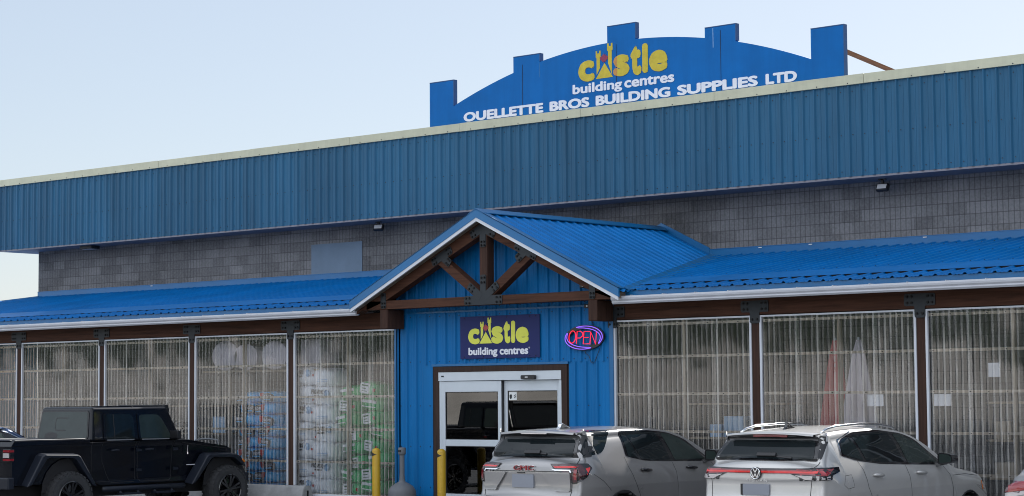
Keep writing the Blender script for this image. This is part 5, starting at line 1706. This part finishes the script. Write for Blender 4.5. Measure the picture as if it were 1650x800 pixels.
for ax in ('r', 'l'):
    sx = 1 if ax == 'r' else -1
    gsk.patch('corner_glass', rounded([(.27, 1.245), (.66, 1.285), (.76, 1.32), (1.02, 1.545), (1.02, 1.572), (.56, 1.575), (.48, 1.50)], [.01, .05, .08, .05, .01, .02, .03], 4), ax, MT['carglass'], .005)
    gsk.patch('corner_trim', rounded([(.31, 1.24), (.57, 1.245), (.63, 1.565), (.39, 1.555)], .015, 2), 'd' + ax, MT['cladding'], .0045)
    fr = rounded([(1.20, 1.24), (1.23, 1.57), (1.8, 1.583), (2.35, 1.535), (2.66, 1.45), (3.14, 1.15), (3.05, 1.125), (2.1, 1.145), (1.62, 1.165), (1.34, 1.21)], [.03, .05, .1, .1, .1, .03, .02, .1, .1, .1], 5)
    gsk.patch('window_surround', fr, ax, MT['gloss_black'], .003)
    gsk.patch('roof_edge_trim', [(1.0, 1.578), (1.8, 1.59), (1.8, 1.60), (.66, 1.588), (.66, 1.577)], ax, MT['gloss_black'], .003)
    gsk.patch('vent_pane', rounded([(1.25, 1.235), (1.27, 1.55), (1.335, 1.555), (1.49, 1.20), (1.36, 1.215)], .015, 2), ax, MT['carglass'], .006)
    gsk.patch('rear_door_pane', rounded([(1.52, 1.195), (1.37, 1.555), (1.8, 1.562), (2.06, 1.545), (2.18, 1.165), (1.7, 1.172)], .03, 3), ax, MT['carglass'], .006)
    gsk.patch('front_door_pane', rounded([(2.28, 1.16), (2.17, 1.535), (2.38, 1.51), (2.63, 1.43), (3.02, 1.158)], .03, 3), ax, MT['carglass_front'], .006)
    gp = MB()
    gsk.ribbon(gp, [(1.16, 1.23), (1.19, 1.10), (1.28, .95), (1.42, .72), (1.48, .50), (1.5, .36)], ax)
    gsk.ribbon(gp, [(2.20, 1.15), (2.27, 1.0), (2.29, .80), (2.28, .36)], ax)
    gsk.ribbon(gp, [(3.14, 1.13), (3.26, .98), (3.30, .80), (3.27, .45)], ax)
    gsk.ribbon(gp, [(.46, 1.02), (.62, .93), (.78, .80)], ax, .006)
    gp.build('panel_gaps', MT['gap'], GM, fix=False)
    for yc in (WB0, WB1):
        q = [(yc - .44 * math.cos(a * math.pi / 16), .36 + .44 * math.sin(a * math.pi / 16)) for a in range(17)] + [(yc + .38 * math.cos(a * math.pi / 16), .36 + .38 * math.sin(a * math.pi / 16)) for a in range(17)]
        gsk.patch('arch_cladding', q, ax, MT['cladding'], .005, .014)
    gsk.patch('sill_cladding', [(1.46, .40), (3.36, .40), (3.36, .24), (1.46, .24)], ax, MT['cladding'], .006)
    for y in (1.56, 2.62):
        h0, h1 = gsk.hit(y - .09, 1.05, ax, .028), gsk.hit(y + .10, 1.035, ax, .028)
        hm = MB(); hm.tube([gsk.hit(y - .10, 1.05, ax, .0), h0, (h0 + h1) / 2 + Vector((sx * .006, 0, 0)), h1, gsk.hit(y + .115, 1.034, ax, .0)], [.013, .020, .022, .020, .013], 8)
        hm.build('door_handle', MT['gloss_black'], GM, smooth=True)
    base = gsk.hit(2.98, 1.14, ax, 0)
    mr = MB()
    mr.hexa([(base.x, 2.93, 1.10), (base.x + sx * .13, 2.96, 1.13), (base.x + sx * .13, 3.03, 1.13), (base.x, 3.02, 1.10), (base.x, 2.94, 1.15), (base.x + sx * .13, 2.96, 1.16), (base.x + sx * .13, 3.02, 1.16), (base.x, 3.01, 1.15)])
    mr.prism(rounded([(base.x + sx * .05, 1.13), (base.x + sx * .26, 1.14), (base.x + sx * .27, 1.23), (base.x + sx * .24, 1.285), (base.x + sx * .05, 1.29)], [.03, .05, .04, .05, .05], 4), 'y', 2.93, 3.08)
    mo = mr.build('door_mirror', MT['gloss_black'], GM, bevel=.02)
    MB().prism(rounded([(base.x + sx * .075, 1.15), (base.x + sx * .24, 1.16), (base.x + sx * .245, 1.23), (base.x + sx * .22, 1.268), (base.x + sx * .075, 1.272)], .03, 4), 'y', 2.925, 2.929).build('mirror_glass', MT['carglass_front'], mo)
    # wrap-round tail lamp
    gsk.patch('side_lamp_case', rounded([(.12, 1.157), (.40, 1.158), (.45, 1.10), (.30, .98), (.20, .925), (.12, .91)], .012, 3), ax, MT['gloss_black'], .008, .008)
    gsk.patch('side_lens', rounded([(.13, 1.145), (.29, 1.145), (.29, 1.02), (.21, .955), (.13, .93)], .012, 3), ax, MT['lamp_dark'], .0175)
    gsk.patch('side_reflector', rounded([(.31, 1.09), (.41, 1.11), (.40, 1.08), (.31, 1.01)], .008, 2), ax, MT['lamp_bright'], .0185)
for s in (-1, 1):
    d = s
    gsk.patch('lamp_case', rounded([(d * .42, 1.158), (d * .825, 1.158), (d * .825, .905), (d * .755, .905), (d * .745, 1.06), (d * .71, 1.085), (d * .50, 1.085)][::s], .010, 3), 'b', MT['gloss_black'], .008, .006)
    gsk.patch('tail_lens', rounded([(d * .44, 1.148), (d * .82, 1.148), (d * .82, .925), (d * .77, .925), (d * .76, 1.07), (d * .72, 1.098), (d * .51, 1.098)][::s], .010, 3), 'b', MT['lamp_dark'], .0155)
    gsk.patch('tail_light_strip', [(d * .48, 1.126), (d * .80, 1.126), (d * .80, 1.110), (d * .51, 1.110)][::s], 'b', MT['lamp_bright'], .0185)
    gsk.patch('tail_light_block', rounded([(d * .785, 1.09), (d * .815, 1.09), (d * .815, .96), (d * .785, .955)][::s], .008, 3), 'b', MT['lamp_red'], .0185)
    gsk.patch('tail_chrome', [(d * .44, 1.098), (d * .51, 1.072), (d * .72, 1.072), (d * .735, 1.05), (d * .75, 1.05), (d * .735, 1.086), (d * .52, 1.088)][::s], 'b', MT['chrome'], .0185)
    gsk.patch('tailgate_wing', rounded([(d * .30, 1.05), (d * .735, 1.05), (d * .735, .80), (d * .50, .80), (d * .49, .84)][::s], .025, 4), 'b', MT['paint_silver'], .002, .026)
for k, (ch, x) in enumerate((('G', -.165), ('M', -.05), ('C', .085))):
    gy = gsk.hit(x + .045, 1.09, 'b', .0)
    text('tail_letter', ch, MT['lamp_red'], GM, (x, gy.y - .014, 1.072), (1, 0, 0), (0, 0, 1), (.10, .12, .10)[k], .066, .012, .02)
    text('tail_letter_edge', ch, MT['chrome'], GM, (x - .004, gy.y - .008, 1.068), (1, 0, 0), (0, 0, 1), (.108, .128, .108)[k], .074, .006, .03)
gsk.patch('rear_window_surround', rounded([(-.74, 1.235), (.74, 1.235), (.665, 1.52), (.61, 1.548), (-.61, 1.548), (-.665, 1.52)], .03, 4), 'b', MT['gloss_black'], .006)
gsk.patch('rear_window', rounded([(-.71, 1.25), (.68, 1.25), (.64, 1.44), (.57, 1.50), (-.57, 1.50), (-.64, 1.44)], .05, 4), 'b', MT['carglass'], .011)
sp = MB()
pts_t = [(x / 10 * .635, .36 + .05 * (abs(x) / 10) ** 2, 1.585 - .026 * (x / 10) ** 2) for x in range(-10, 11)]
sp.grid([[(x, y - .075, z - .020) for x, y, z in pts_t], [(x, y - .06, z + .004) for x, y, z in pts_t], [(x * .99, y + .12, z + .020) for x, y, z in pts_t]])
sp.grid([[(x, y - .075, z - .020) for x, y, z in pts_t], [(x, y + .06, z - .050) for x, y, z in pts_t]])
sp.build('spoiler', MT['paint_silver'], GM, smooth=True, angle=50)
MB().prism(rounded([(-.22, 1.548), (.22, 1.548), (.22, 1.562), (-.22, 1.562)], .006, 2), 'y', .276, .30).build('brake_light', MT['lamp_clear'], GM)
gp = MB()
for s in (-1, 1):
    gsk.ribbon(gp, [(s * .76, 1.24), (s * .77, 1.16)], 'b', .008)
    gsk.ribbon(gp, [(s * .752, .905), (s * .75, .80), (s * .73, .72)], 'b', .008)
gsk.ribbon(gp, [(-.70, .715), (.70, .715)], 'b')
gsk.ribbon(gp, [(-.76, 1.062), (.76, 1.062)], 'b', .008)
gp.build('tailgate_gap', MT['gap'], GM, fix=False)
pl = gsk.hit(0, .92, 'b', .0)
MB().prism(rounded([(-.20, .845), (.17, .845), (.17, 1.02), (-.20, 1.02)], .012, 2), 'y', pl.y - .020, pl.y + .03).build('number_plate', MT['plate'], GM)
hn = gsk.hit(0, 1.045, 'b', 0)
MB().box(-.11, .02, hn.y - .012, hn.y + .02, 1.035, 1.048).build('tailgate_release', MT['black'], GM)
gsk.patch('rear_bumper_cladding', rounded([(-.84, .34), (.84, .34), (.86, .56), (.6, .60), (-.6, .60), (-.86, .56)], .03, 3), 'b', MT['cladding'], .006)
w0, w2 = gsk.hit(-.12, 1.30, 'b', .022), gsk.hit(.26, 1.275, 'b', .022)
MB().bar(w0, w2, .03, .018, (0, -1, .6)).bar(w0, gsk.hit(.16, 1.295, 'b', .034), .055, .03, (0, -1, .6)).build('rear_wiper', MT['black'], GM, bevel=.005, seg=1)
fn = gsk.hit(0.10, .85, 't', 0)
MB().prism([(.66, fn.z - .012), (.95, fn.z + .0), (.86, fn.z + .03), (.76, fn.z + .068), (.725, fn.z + .064), (.70, fn.z + .02)], 'x', .065, .125).build('roof_antenna', MT['chrome'], GM, bevel=.016)
gsk.patch('windscreen', rounded([(-.68, 2.75), (.68, 2.75), (.74, 3.42), (-.74, 3.42)], .06, 4), 't', MT['carglass'], .006)
gsk.patch('headlight', [(.50, .86), (.78, .90), (.76, .96), (.50, .93)], 'f', MT['lamp_clear'], .01)
gsk.patch('headlight', [(-.78, .90), (-.50, .86), (-.50, .93), (-.76, .96)], 'f', MT['lamp_clear'], .01)
for s in (-1, 1):
    for y in (WB0, WB1):
        wheel(GM, s * .795, y, .36, .36, .23, s, MT['ash'])
MB().box(-.75, .75, .15, 4.45, .18, .5).build('underbody', MT['black'], GM)

# ============ two more cars of which only an edge is in view
def plain_car(root, paint, H, half, glass_base, lamp_z, chrome):
    Ln = 4.45
    W0, W1 = .92, 3.60
    k = H - 1.46
    up = [(.10, .30), (.03, .44), (.0, .58), (.03, .72), (.06, lamp_z - .10), (.05, lamp_z + .06), (.16, glass_base - .02), (.30, glass_base), (.58, 1.385 + k), (.9, 1.435 + k), (1.6, H), (2.0, 1.45 + k), (2.4, 1.40 + k), (3.25, 1.02 + k * .5), (3.9, .93 + k * .4), (4.25, .82), (4.4, .66), (4.45, .48), (4.40, .30), (4.30, .22)]
    ru = [.05, .06, .06, .05, .05, .06, .05, .06, .15, .2, .3, .3, .3, .15, .2, .12, .1, .08, .06, .05]
    lo = arch_notch(W1, .35, .22)[::-1] + arch_notch(W0, .35, .22)[::-1]
    ol = rounded(up, ru, 4) + [(W1 + .38, .22)] + lo[:13] + [(W1 - .38, .2), (W0 + .38, .2)] + lo[13:] + [(W0 - .38, .26)]
    wt = make_width([(.2, half - .06), (.35, half - .025), (.6, half - .005), (.85, half), (.95, half - .015), (1.05, half - .05), (1.38 + k, half - .22), (1.6, half - .30)], (.9, .08, .14), (3.2, .12, .2, Ln))
    sk = build_suv(root, dict(outline=ol, width=wt, paint=paint, spine=(.7, 3.7, .82),
        crown=lambda y, z: .08 if y < .2 and z > .35 else .03 if z > .35 else 0.0,
        radius=lambda y, z: .012 if z < .30 or (z < .72 and .5 < y < 4.1) else .09))
    gb = 1.0 + k * .6
    for ax in ('r', 'l'):
        fr = rounded([(.86, gb + .12), (1.25, 1.32 + k), (1.7, 1.375 + k), (2.2, 1.335 + k), (2.95, gb + .05), (2.9, gb), (1.5, gb + .02)], [.03, .1, .15, .15, .03, .02, .1], 5)
        sk.patch('window_surround', fr, ax, MT['gloss_black'], .003)
        sk.patch('rear_door_pane', rounded([(.98, gb + .12), (1.28, 1.295 + k), (1.72, 1.35 + k), (1.85, gb + .035), (1.5, gb + .04)], .03, 3), ax, MT['carglass'], .006)
        sk.patch('front_door_pane', rounded([(1.92, gb + .03), (1.80, 1.345 + k), (2.15, 1.315 + k), (2.78, gb + .03)], .03, 3), ax, MT['carglass_front'], .006)
        if chrome:
            t = [(.90, gb + .14), (1.26, 1.335 + k), (1.7, 1.388 + k), (2.2, 1.348 + k), (2.96, gb + .06)]
            rb = MB(); sk.ribbon(rb, t, ax, .018, .006); rb.build('window_trim', MT['chrome'], root, fix=False)
        gp = MB()
        sk.ribbon(gp, [(.95, gb + .05), (1.10, .9), (1.32, .6), (1.34, .36)], ax); sk.ribbon(gp, [(1.88, gb), (1.95, .8), (1.95, .36)], ax); sk.ribbon(gp, [(2.92, gb), (3.08, .8), (3.06, .42)], ax)
        gp.build('panel_gaps', MT['gap'], root, fix=False)
        sk.patch('side_tail_lens', rounded([(.11, lamp_z + .065), (.30, lamp_z + .05), (.36, lamp_z + .0), (.22, lamp_z - .05), (.11, lamp_z - .06)], .015, 3), ax, MT['lamp_dark'], .008, .006)
        sx = 1 if ax == 'r' else -1
        bs_ = sk.hit(2.75, gb, ax, 0)
        MB().prism(rounded([(bs_.x + sx * .02, gb - .02), (bs_.x + sx * .24, gb + .0), (bs_.x + sx * .24, gb + .10), (bs_.x + sx * .02, gb + .13)], .04, 3), 'y', 2.70, 2.84).build('door_mirror', paint, root, bevel=.02)
    for s in (-1, 1):
        sk.patch('tail_lens', rounded([(s * (half - .085), lamp_z + .065), (s * .46, lamp_z + .06), (s * .42, lamp_z - .01), (s * (half - .085), lamp_z - .06)][::s], .02, 3), 'b', MT['lamp_red'], .009, .006)
        sk.patch('tail_clear_lens', rounded([(s * (half - .085), lamp_z - .065), (s * .46, lamp_z - .02), (s * .48, lamp_z - .06), (s * (half - .085), lamp_z - .12)][::s], .01, 3), 'b', MT['lamp_clear'], .010)
        for y in (W0, W1):
            wheel(root, s * (half - .115), y, .335, .335, .22, s, MT['ash'])
    gw = half - .16
    sk.patch('rear_window', rounded([(-gw, glass_base + .02), (gw, glass_base + .02), (gw - .12, 1.375 + k), (-gw + .12, 1.375 + k)], .05, 4), 'b', MT['carglass'], .007)
    sk.patch('windscreen', rounded([(-gw + .1, 2.42), (gw - .1, 2.42), (gw, 3.18), (-gw, 3.18)], .06, 4), 't', MT['carglass'], .006)
    gp = MB()
    for s in (-1, 1):
        sk.ribbon(gp, [(s * (gw + .02), glass_base), (s * (gw + .03), lamp_z + .07), (s * (gw - .01), lamp_z - .02), (s * (gw - .08), .68)], 'b')
    gp.build('tailgate_gap', MT['gap'], root, fix=False)
    MB().box(-half + .16, half - .16, .15, 4.25, .18, .5).build('underbody', MT['black'], root)
    return sk
BL = car_frame('sedan_car', (-9.62, -6.02, 0), 'dark blue car with bright window trim behind the bed of the black pickup')
plain_car(BL, MT['paint_blue'], 1.66, .92, 1.10, .95, True)
RC = car_frame('compact_car', (12.30, -5.20, 0), 'silver compact car with red tail lamp at the right edge of the photo')
plain_car(RC, MT['paint_silver'], 1.50, .90, 1.17, 1.00, False)

# ============ black pickup
JP = car_frame('pickup_truck', (-6.57, -5.95, 0), 'lifted black four-door pickup with a hard top, flared fenders and chunky tyres', 'pickup')
bd = MB()
HB = .79
prof_b = [(.12, .66), (.10, 1.30), (.16, 1.385), (1.70, 1.385), (1.70, 1.335), (3.72, 1.335), (3.86, 1.335), (4.84, 1.205), (4.97, 1.15), (4.97, .72), (4.3, .62), (1.9, .60), (1.8, .66)]
bd.prism(prof_b, 'x', -HB, HB)
bd.v = [((x * (1 - .16 * max(0, (y - 3.7) / 1.27)) * (1 + .0 * z)), y, z) for x, y, z in bd.v]
bo = bd.build('body', MT['paint_black'], JP, bevel=.035, seg=3)
rl = MB()
rl.box(-HB + .02, -HB + .10, .18, 1.62, 1.386, 1.402).box(HB - .10, HB - .02, .18, 1.62, 1.386, 1.402).box(-HB + .1, HB - .1, .14, .22, 1.386, 1.402)
rl.build('bed_rail', MT['flare'], JP, bevel=.006, seg=1)
MB().box(-.62, .62, .24, 1.60, 1.384, 1.396).build('bed_cover', MT['black'], JP)
# hard top: tapering box
tpm = MB()
def quad_ring(y0, y1, z, hw, c): return [(-hw, y0, z), (hw, y0, z), (hw, y1, z), (-hw, y1, z)]
lo_, hi_ = quad_ring(1.72, 3.74, 1.337, .765, 0), quad_ring(1.80, 3.46, 1.925, .685, 0)
tpm.hexa(lo_ + hi_)
tpo = tpm.build('hard_top', MT['paint_black'], JP, bevel=.055, seg=4)
dg = bpy.context.evaluated_depsgraph_get()
tme = bpy.data.meshes.new_from_object(tpo.evaluated_get(dg))
tsk = Skin(tme, JP)
dg = bpy.context.evaluated_depsgraph_get()
bsk = Skin(bpy.data.meshes.new_from_object(bo.evaluated_get(dg)), JP)
tsk.patch('roof_panel', rounded([(-.64, 1.90), (.64, 1.90), (.62, 3.42), (-.62, 3.42)], .06, 4), 't', MT['paint_black'], .004, .012)
gp = MB()
tsk.ribbon(gp, [(-.66, 2.70), (.66, 2.70)], 't', .012, .018)
gp.build('roof_gap', MT['gap'], JP, fix=False)
# cab back window
tsk.patch('back_window_seal', rounded([(-.70, 1.375), (.70, 1.375), (.645, 1.865), (-.645, 1.865)], .07, 5), 'b', MT['black'], .003, .006)
tsk.patch('back_window', rounded([(-.67, 1.395), (.67, 1.395), (.62, 1.845), (-.62, 1.845)], .06, 5), 'b', MT['carglass_front'], .011)
sl_ = MB()
tsk.ribbon(sl_, [(.10, 1.74), (-.20, 1.74), (-.23, 1.70), (-.23, 1.56), (-.20, 1.53), (.06, 1.53)], 'b', .018, .013)
sl_.build('slider_seal', MT['black'], JP, fix=False)
tsk.patch('seat_back', rounded([(-.52, 1.40), (-.14, 1.40), (-.16, 1.47), (-.30, 1.50), (-.46, 1.48)], .04, 4), 'b', MT['black'], .0125)
for ax in ('r', 'l'):
    sx = 1 if ax == 'r' else -1
    for nm, q in (('rear_quarter_panel', [(1.82, 1.37), (1.84, 1.84), (1.98, 1.86), (1.98, 1.37)]),):
        tsk.patch(nm, rounded(q, .03, 3), ax, MT['gloss_black'], .003)
    for nm, q, gm in (('rear_door', [(2.04, 1.37), (2.06, 1.80), (2.60, 1.80), (2.665, 1.74), (2.675, 1.37)], MT['carglass']), ('front_door', [(2.80, 1.37), (2.79, 1.785), (3.20, 1.785), (3.28, 1.73), (3.47, 1.43), (3.45, 1.37)], MT['carglass_front'])):
        rr_ = [.06, .07, .06, .05, .06] if len(q) == 5 else [.06, .06, .05, .05, .05, .05]
        tsk.patch(nm + '_frame', rounded([(a + (-.035 if a < (2.5 if 'rear' in nm else 3.0) else .035), b + (.035 if b > 1.6 else -.012)) for a, b in q], rr_, 4), ax, MT['paint_black'], .004, .012)
        tsk.patch(nm + '_pane', rounded(q, rr_, 4), ax, gm, .0175)
        rb = MB(); x0_, x1_ = (2.07, 2.66) if 'rear' in nm else (2.83, 3.44)
        tsk.ribbon(rb, [(x0_, 1.366), (x1_, 1.366)], ax, .014, .020)
        rb.build('belt_moulding', MT['chrome'], JP, fix=False)
    pm = MB(); tsk.ribbon(pm, [(2.235, 1.375), (2.235, 1.80)], ax, .016, .020); pm.build('pane_divider', MT['black'], JP, fix=False)
    gp = MB()
    bsk.ribbon(gp, [(1.75, 1.37), (1.75, .66)], ax, .014)
    bsk.ribbon(gp, [(1.98, 1.33), (1.98, 1.0), (2.10, .74), (2.16, .64), (2.66, .64), (2.70, .68), (2.705, 1.33)], ax, .010)
    bsk.ribbon(gp, [(2.765, 1.33), (2.765, .68), (2.80, .64), (3.45, .64), (3.52, .70), (3.56, 1.33)], ax, .010)
    bsk.ribbon(gp, [(3.74, 1.29), (4.86, 1.16)], ax, .012)
    gp.build('panel_gaps', MT['gap'], JP, fix=False)
    for y in (2.23, 2.97):
        h0 = HB * sx
        MB().tube([(h0, y - .085, 1.185), (h0 + sx * .035, y - .07, 1.187), (h0 + sx * .04, y, 1.189), (h0 + sx * .035, y + .07, 1.187), (h0, y + .085, 1.185)], .014, 8).build('door_handle', MT['flare'], JP, smooth=True)
    for y, z in ((2.72, 1.18), (2.72, .84), (3.54, 1.18), (3.54, .84)):
        MB().prism(rounded([(y - .04, z - .028), (y + .07, z - .02), (y + .07, z + .02), (y - .04, z + .028)], .012, 2), 'x', HB * sx, (HB + .022) * sx).build('door_hinge', MT['flare'], JP)
    for yc, q in ((1.22, [(.30, .66), (.60, 1.155), (.66, 1.185), (1.34, 1.165), (1.40, 1.13), (1.74, .62)]), (4.71, [(3.80, .58), (4.16, 1.07), (4.23, 1.10), (4.86, 1.085), (4.95, 1.05), (5.09, .86)])):
        inn = [(p[0] + (.10 if p[0] < yc else -.10), p[1] - (.0 if p[1] < .9 else .085)) for p in q]
        fm = MB()
        n = len(q)
        a0, a1 = (HB - .06) * sx, .955 * sx
        for i in range(n - 1):
            o1, o2, i1, i2 = q[i], q[i + 1], inn[i], inn[i + 1]
            drop = .03
            vs = [(a0, o1[0], o1[1]), (a0, o2[0], o2[1]), (a0, i2[0], i2[1]), (a0, i1[0], i1[1]),
                  (a1, o1[0] * .94 + i1[0] * .06, o1[1] - drop), (a1, o2[0] * .94 + i2[0] * .06, o2[1] - drop), (a1, i2[0], i2[1]), (a1, i1[0], i1[1])]
            fm.hexa(vs)
        fo_ = fm.build('fender_flare', MT['flare'], JP)
        bm = bmesh.new(); bm.from_mesh(fo_.data); bmesh.ops.remove_doubles(bm, verts=bm.verts, dist=1e-4)
        seen = {}
        for f in bm.faces: seen.setdefault(tuple(sorted(v.index for v in f.verts)), []).append(f)
        bmesh.ops.delete(bm, geom=[f for l in seen.values() if len(l) > 1 for f in l], context='FACES')
        bmesh.ops.recalc_face_normals(bm, faces=bm.faces); bm.to_mesh(fo_.data); bm.free()
        bv = fo_.modifiers.new('bevel', 'BEVEL'); bv.width = .018; bv.segments = 2; bv.limit_method = 'ANGLE'
        if yc > 4: MB().prism([(4.985, .945), (5.035, .905), (5.05, .925), (5.0, .968)], 'x', (.93) * sx, (.962) * sx).build('side_marker', MT['amber'], fo_)
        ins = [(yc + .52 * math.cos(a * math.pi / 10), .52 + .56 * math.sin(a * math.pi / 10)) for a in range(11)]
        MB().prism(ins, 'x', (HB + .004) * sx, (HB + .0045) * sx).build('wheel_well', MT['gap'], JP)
    MB().prism(rounded([(3.46, 1.36), (3.54, 1.36), (3.54, 1.50), (3.46, 1.50)], .02, 2), 'x', (HB - .06) * sx, (HB + .17) * sx).build('door_mirror', MT['black'], JP, bevel=.03)
    st_ = MB()
    st_.tube([((HB + .02) * sx, 1.95, .535), ((HB + .06) * sx, 2.0, .535), ((HB + .06) * sx, 3.66, .535), ((HB + .02) * sx, 3.72, .535)], .048, 10)
    for y in (2.25, 3.0):
        st_.box(min((HB + .02) * sx, (HB + .17) * sx), max((HB + .02) * sx, (HB + .17) * sx), y, y + .42, .43, .465)
        st_.tube([((HB + .05) * sx, y + .02, .52), ((HB + .12) * sx, y + .02, .45)], .02, 6).tube([((HB + .05) * sx, y + .40, .52), ((HB + .12) * sx, y + .40, .45)], .02, 6)
    st_.build('side_step', MT['flare'], JP, smooth=True, angle=40)
    lm = MB().prism(rounded([(sx * (HB + .005), 1.05), (sx * (HB + .005), 1.255), (sx * (HB - .19), 1.255), (sx * (HB - .19), 1.05)], .02, 2), 'y', .07, .16)
    lo2 = lm.build('tail_lamp', MT['gloss_black'], JP, bevel=.01)
    xa, xb = sorted((sx * (HB - .17), sx * (HB - .015)))
    for z in (1.205, 1.065):
        xc, xd = sorted((sx * (HB - .17), sx * (HB + .009)))
        MB().box(xc, xd, .060, .150, z, z + .035).build('red_lens', MT['lamp_red'], lo2)
    MB().box(xa, xb, .060, .072, 1.115, 1.19).build('clear_lens', MT['lamp_clear'], lo2)
    hl = MB().lathe([(0, 5.0), (.10, 4.995), (.115, 4.96)], (sx * .42, 0, 1.0), 20, 'y').build('headlight', MT['lamp_clear'], JP, smooth=True)
    for y in (1.22, 4.71):
        wheel(JP, sx * .80, y, .43, .43, .30, sx, MT['gloss_black'], True)
# windscreen and its frame, light bar, antenna, hood louvre, bumpers, grille
tsk.patch('windscreen', rounded([(-.64, 1.40), (.64, 1.40), (.60, 1.84), (-.60, 1.84)], .05, 4), 'f', MT['carglass'], .008)
lbm = MB().box(-.64, .64, 3.43, 3.53, 1.885, 1.955)
lbo = lbm.build('light_bar', MT['black'], JP, bevel=.01)
MB().box(-.60, .60, 3.528, 3.535, 1.90, 1.94).build('lens', MT['lens'], lbo)
MB().box(.60, .66, 3.42, 3.52, 1.80, 1.89).box(-.66, -.60, 3.42, 3.52, 1.80, 1.89).build('light_bracket', MT['black'], lbo)
MB().tube([(.76, 3.86, 1.10), (.775, 3.86, 1.24)], .005, 6).tube([(.772, 3.86, 1.08), (.772, 3.86, 1.12)], .012, 6).build('antenna', MT['chrome'], JP)
MB().box(.725, .76, 3.86, 4.05, .885, .90).build('side_badge', MT['lens'], JP)
hm = MB()
hm.hexa([(-.50, 3.88, 1.325), (.50, 3.88, 1.325), (.42, 4.82, 1.20), (-.42, 4.82, 1.20), (-.44, 3.92, 1.365), (.44, 3.92, 1.365), (.36, 4.76, 1.245), (-.36, 4.76, 1.245)])
hm.build('hood_bulge', MT['paint_black'], JP, bevel=.02, seg=3)
MB().tube([(.30, 4.95, 1.18), (.30, 4.97, 1.30), (.10, 4.97, 1.315), (-.10, 4.97, 1.315), (-.30, 4.97, 1.30), (-.30, 4.95, 1.18)], .016, 8).build('grille_hoop', MT['ash'], JP, smooth=True)
gr = MB()
for k in range(7):
    gr.box(-.27 + k * .09 - .025, -.27 + k * .09 + .025, 4.968, 4.98, .85, 1.12)
gr.build('grille_slots', MT['gap'], JP)
MB().box(-.85, .85, .0, .13, .60, .79).build('rear_bumper', MT['flare'], JP, bevel=.02)
MB().box(-.80, .80, 5.02, 5.28, .52, .72).build('front_bumper', MT['flare'], JP, bevel=.03)
MB().box(-.42, .42, .13, 5.02, .40, .63).build('chassis', MT['gap'], JP)
for y in (1.22, 4.71):
    MB().tube([(-.75, y, .43), (.75, y, .43)], .05, 10).build('axle', MT['black'], JP)
MB().box(-.24, .24, .094, .099, .93, 1.08).build('number_plate', MT['plate'], JP)

# every shut line of a car is a part of its own
def split_loose(o, name):
    bm = bmesh.new(); bm.from_mesh(o.data)
    left = set(bm.faces)
    groups = []
    while left:
        st = [left.pop()]; g = [st[0]]
        while st:
            f = st.pop()
            for e in f.edges:
                for k in e.link_faces:
                    if k in left:
                        left.discard(k); st.append(k); g.append(k)
        groups.append(g)
    for g in groups:
        vs = {}
        V, F = [], []
        for f in g:
            q = []
            for v in f.verts:
                if v.index not in vs:
                    vs[v.index] = len(V); V.append(v.co[:])
                q.append(vs[v.index])
            F.append(q)
        me = bpy.data.meshes.new(name)
        me.from_pydata(V, [], F)
        me.materials.append(o.data.materials[0])
        n = bpy.data.objects.new(name, me)
        col.objects.link(n); n.parent = o.parent
    bm.free()
    bpy.data.objects.remove(o)
for o in [o for o in list(col.objects) if o.name.split('.')[0] in ('panel_gaps', 'tailgate_gap')]:
    split_loose(o, 'panel_gap')

# another black vehicle stands across the lot, seen only mirrored in the sliding door
J2 = copy_tree(JP)
J2.location = (-10.5, -9.6, 0)
J2.rotation_euler = (0, 0, R(-78))
tag(J2, 'black boxy pickup parked across the lot, mirrored in the sliding door glass', 'pickup')
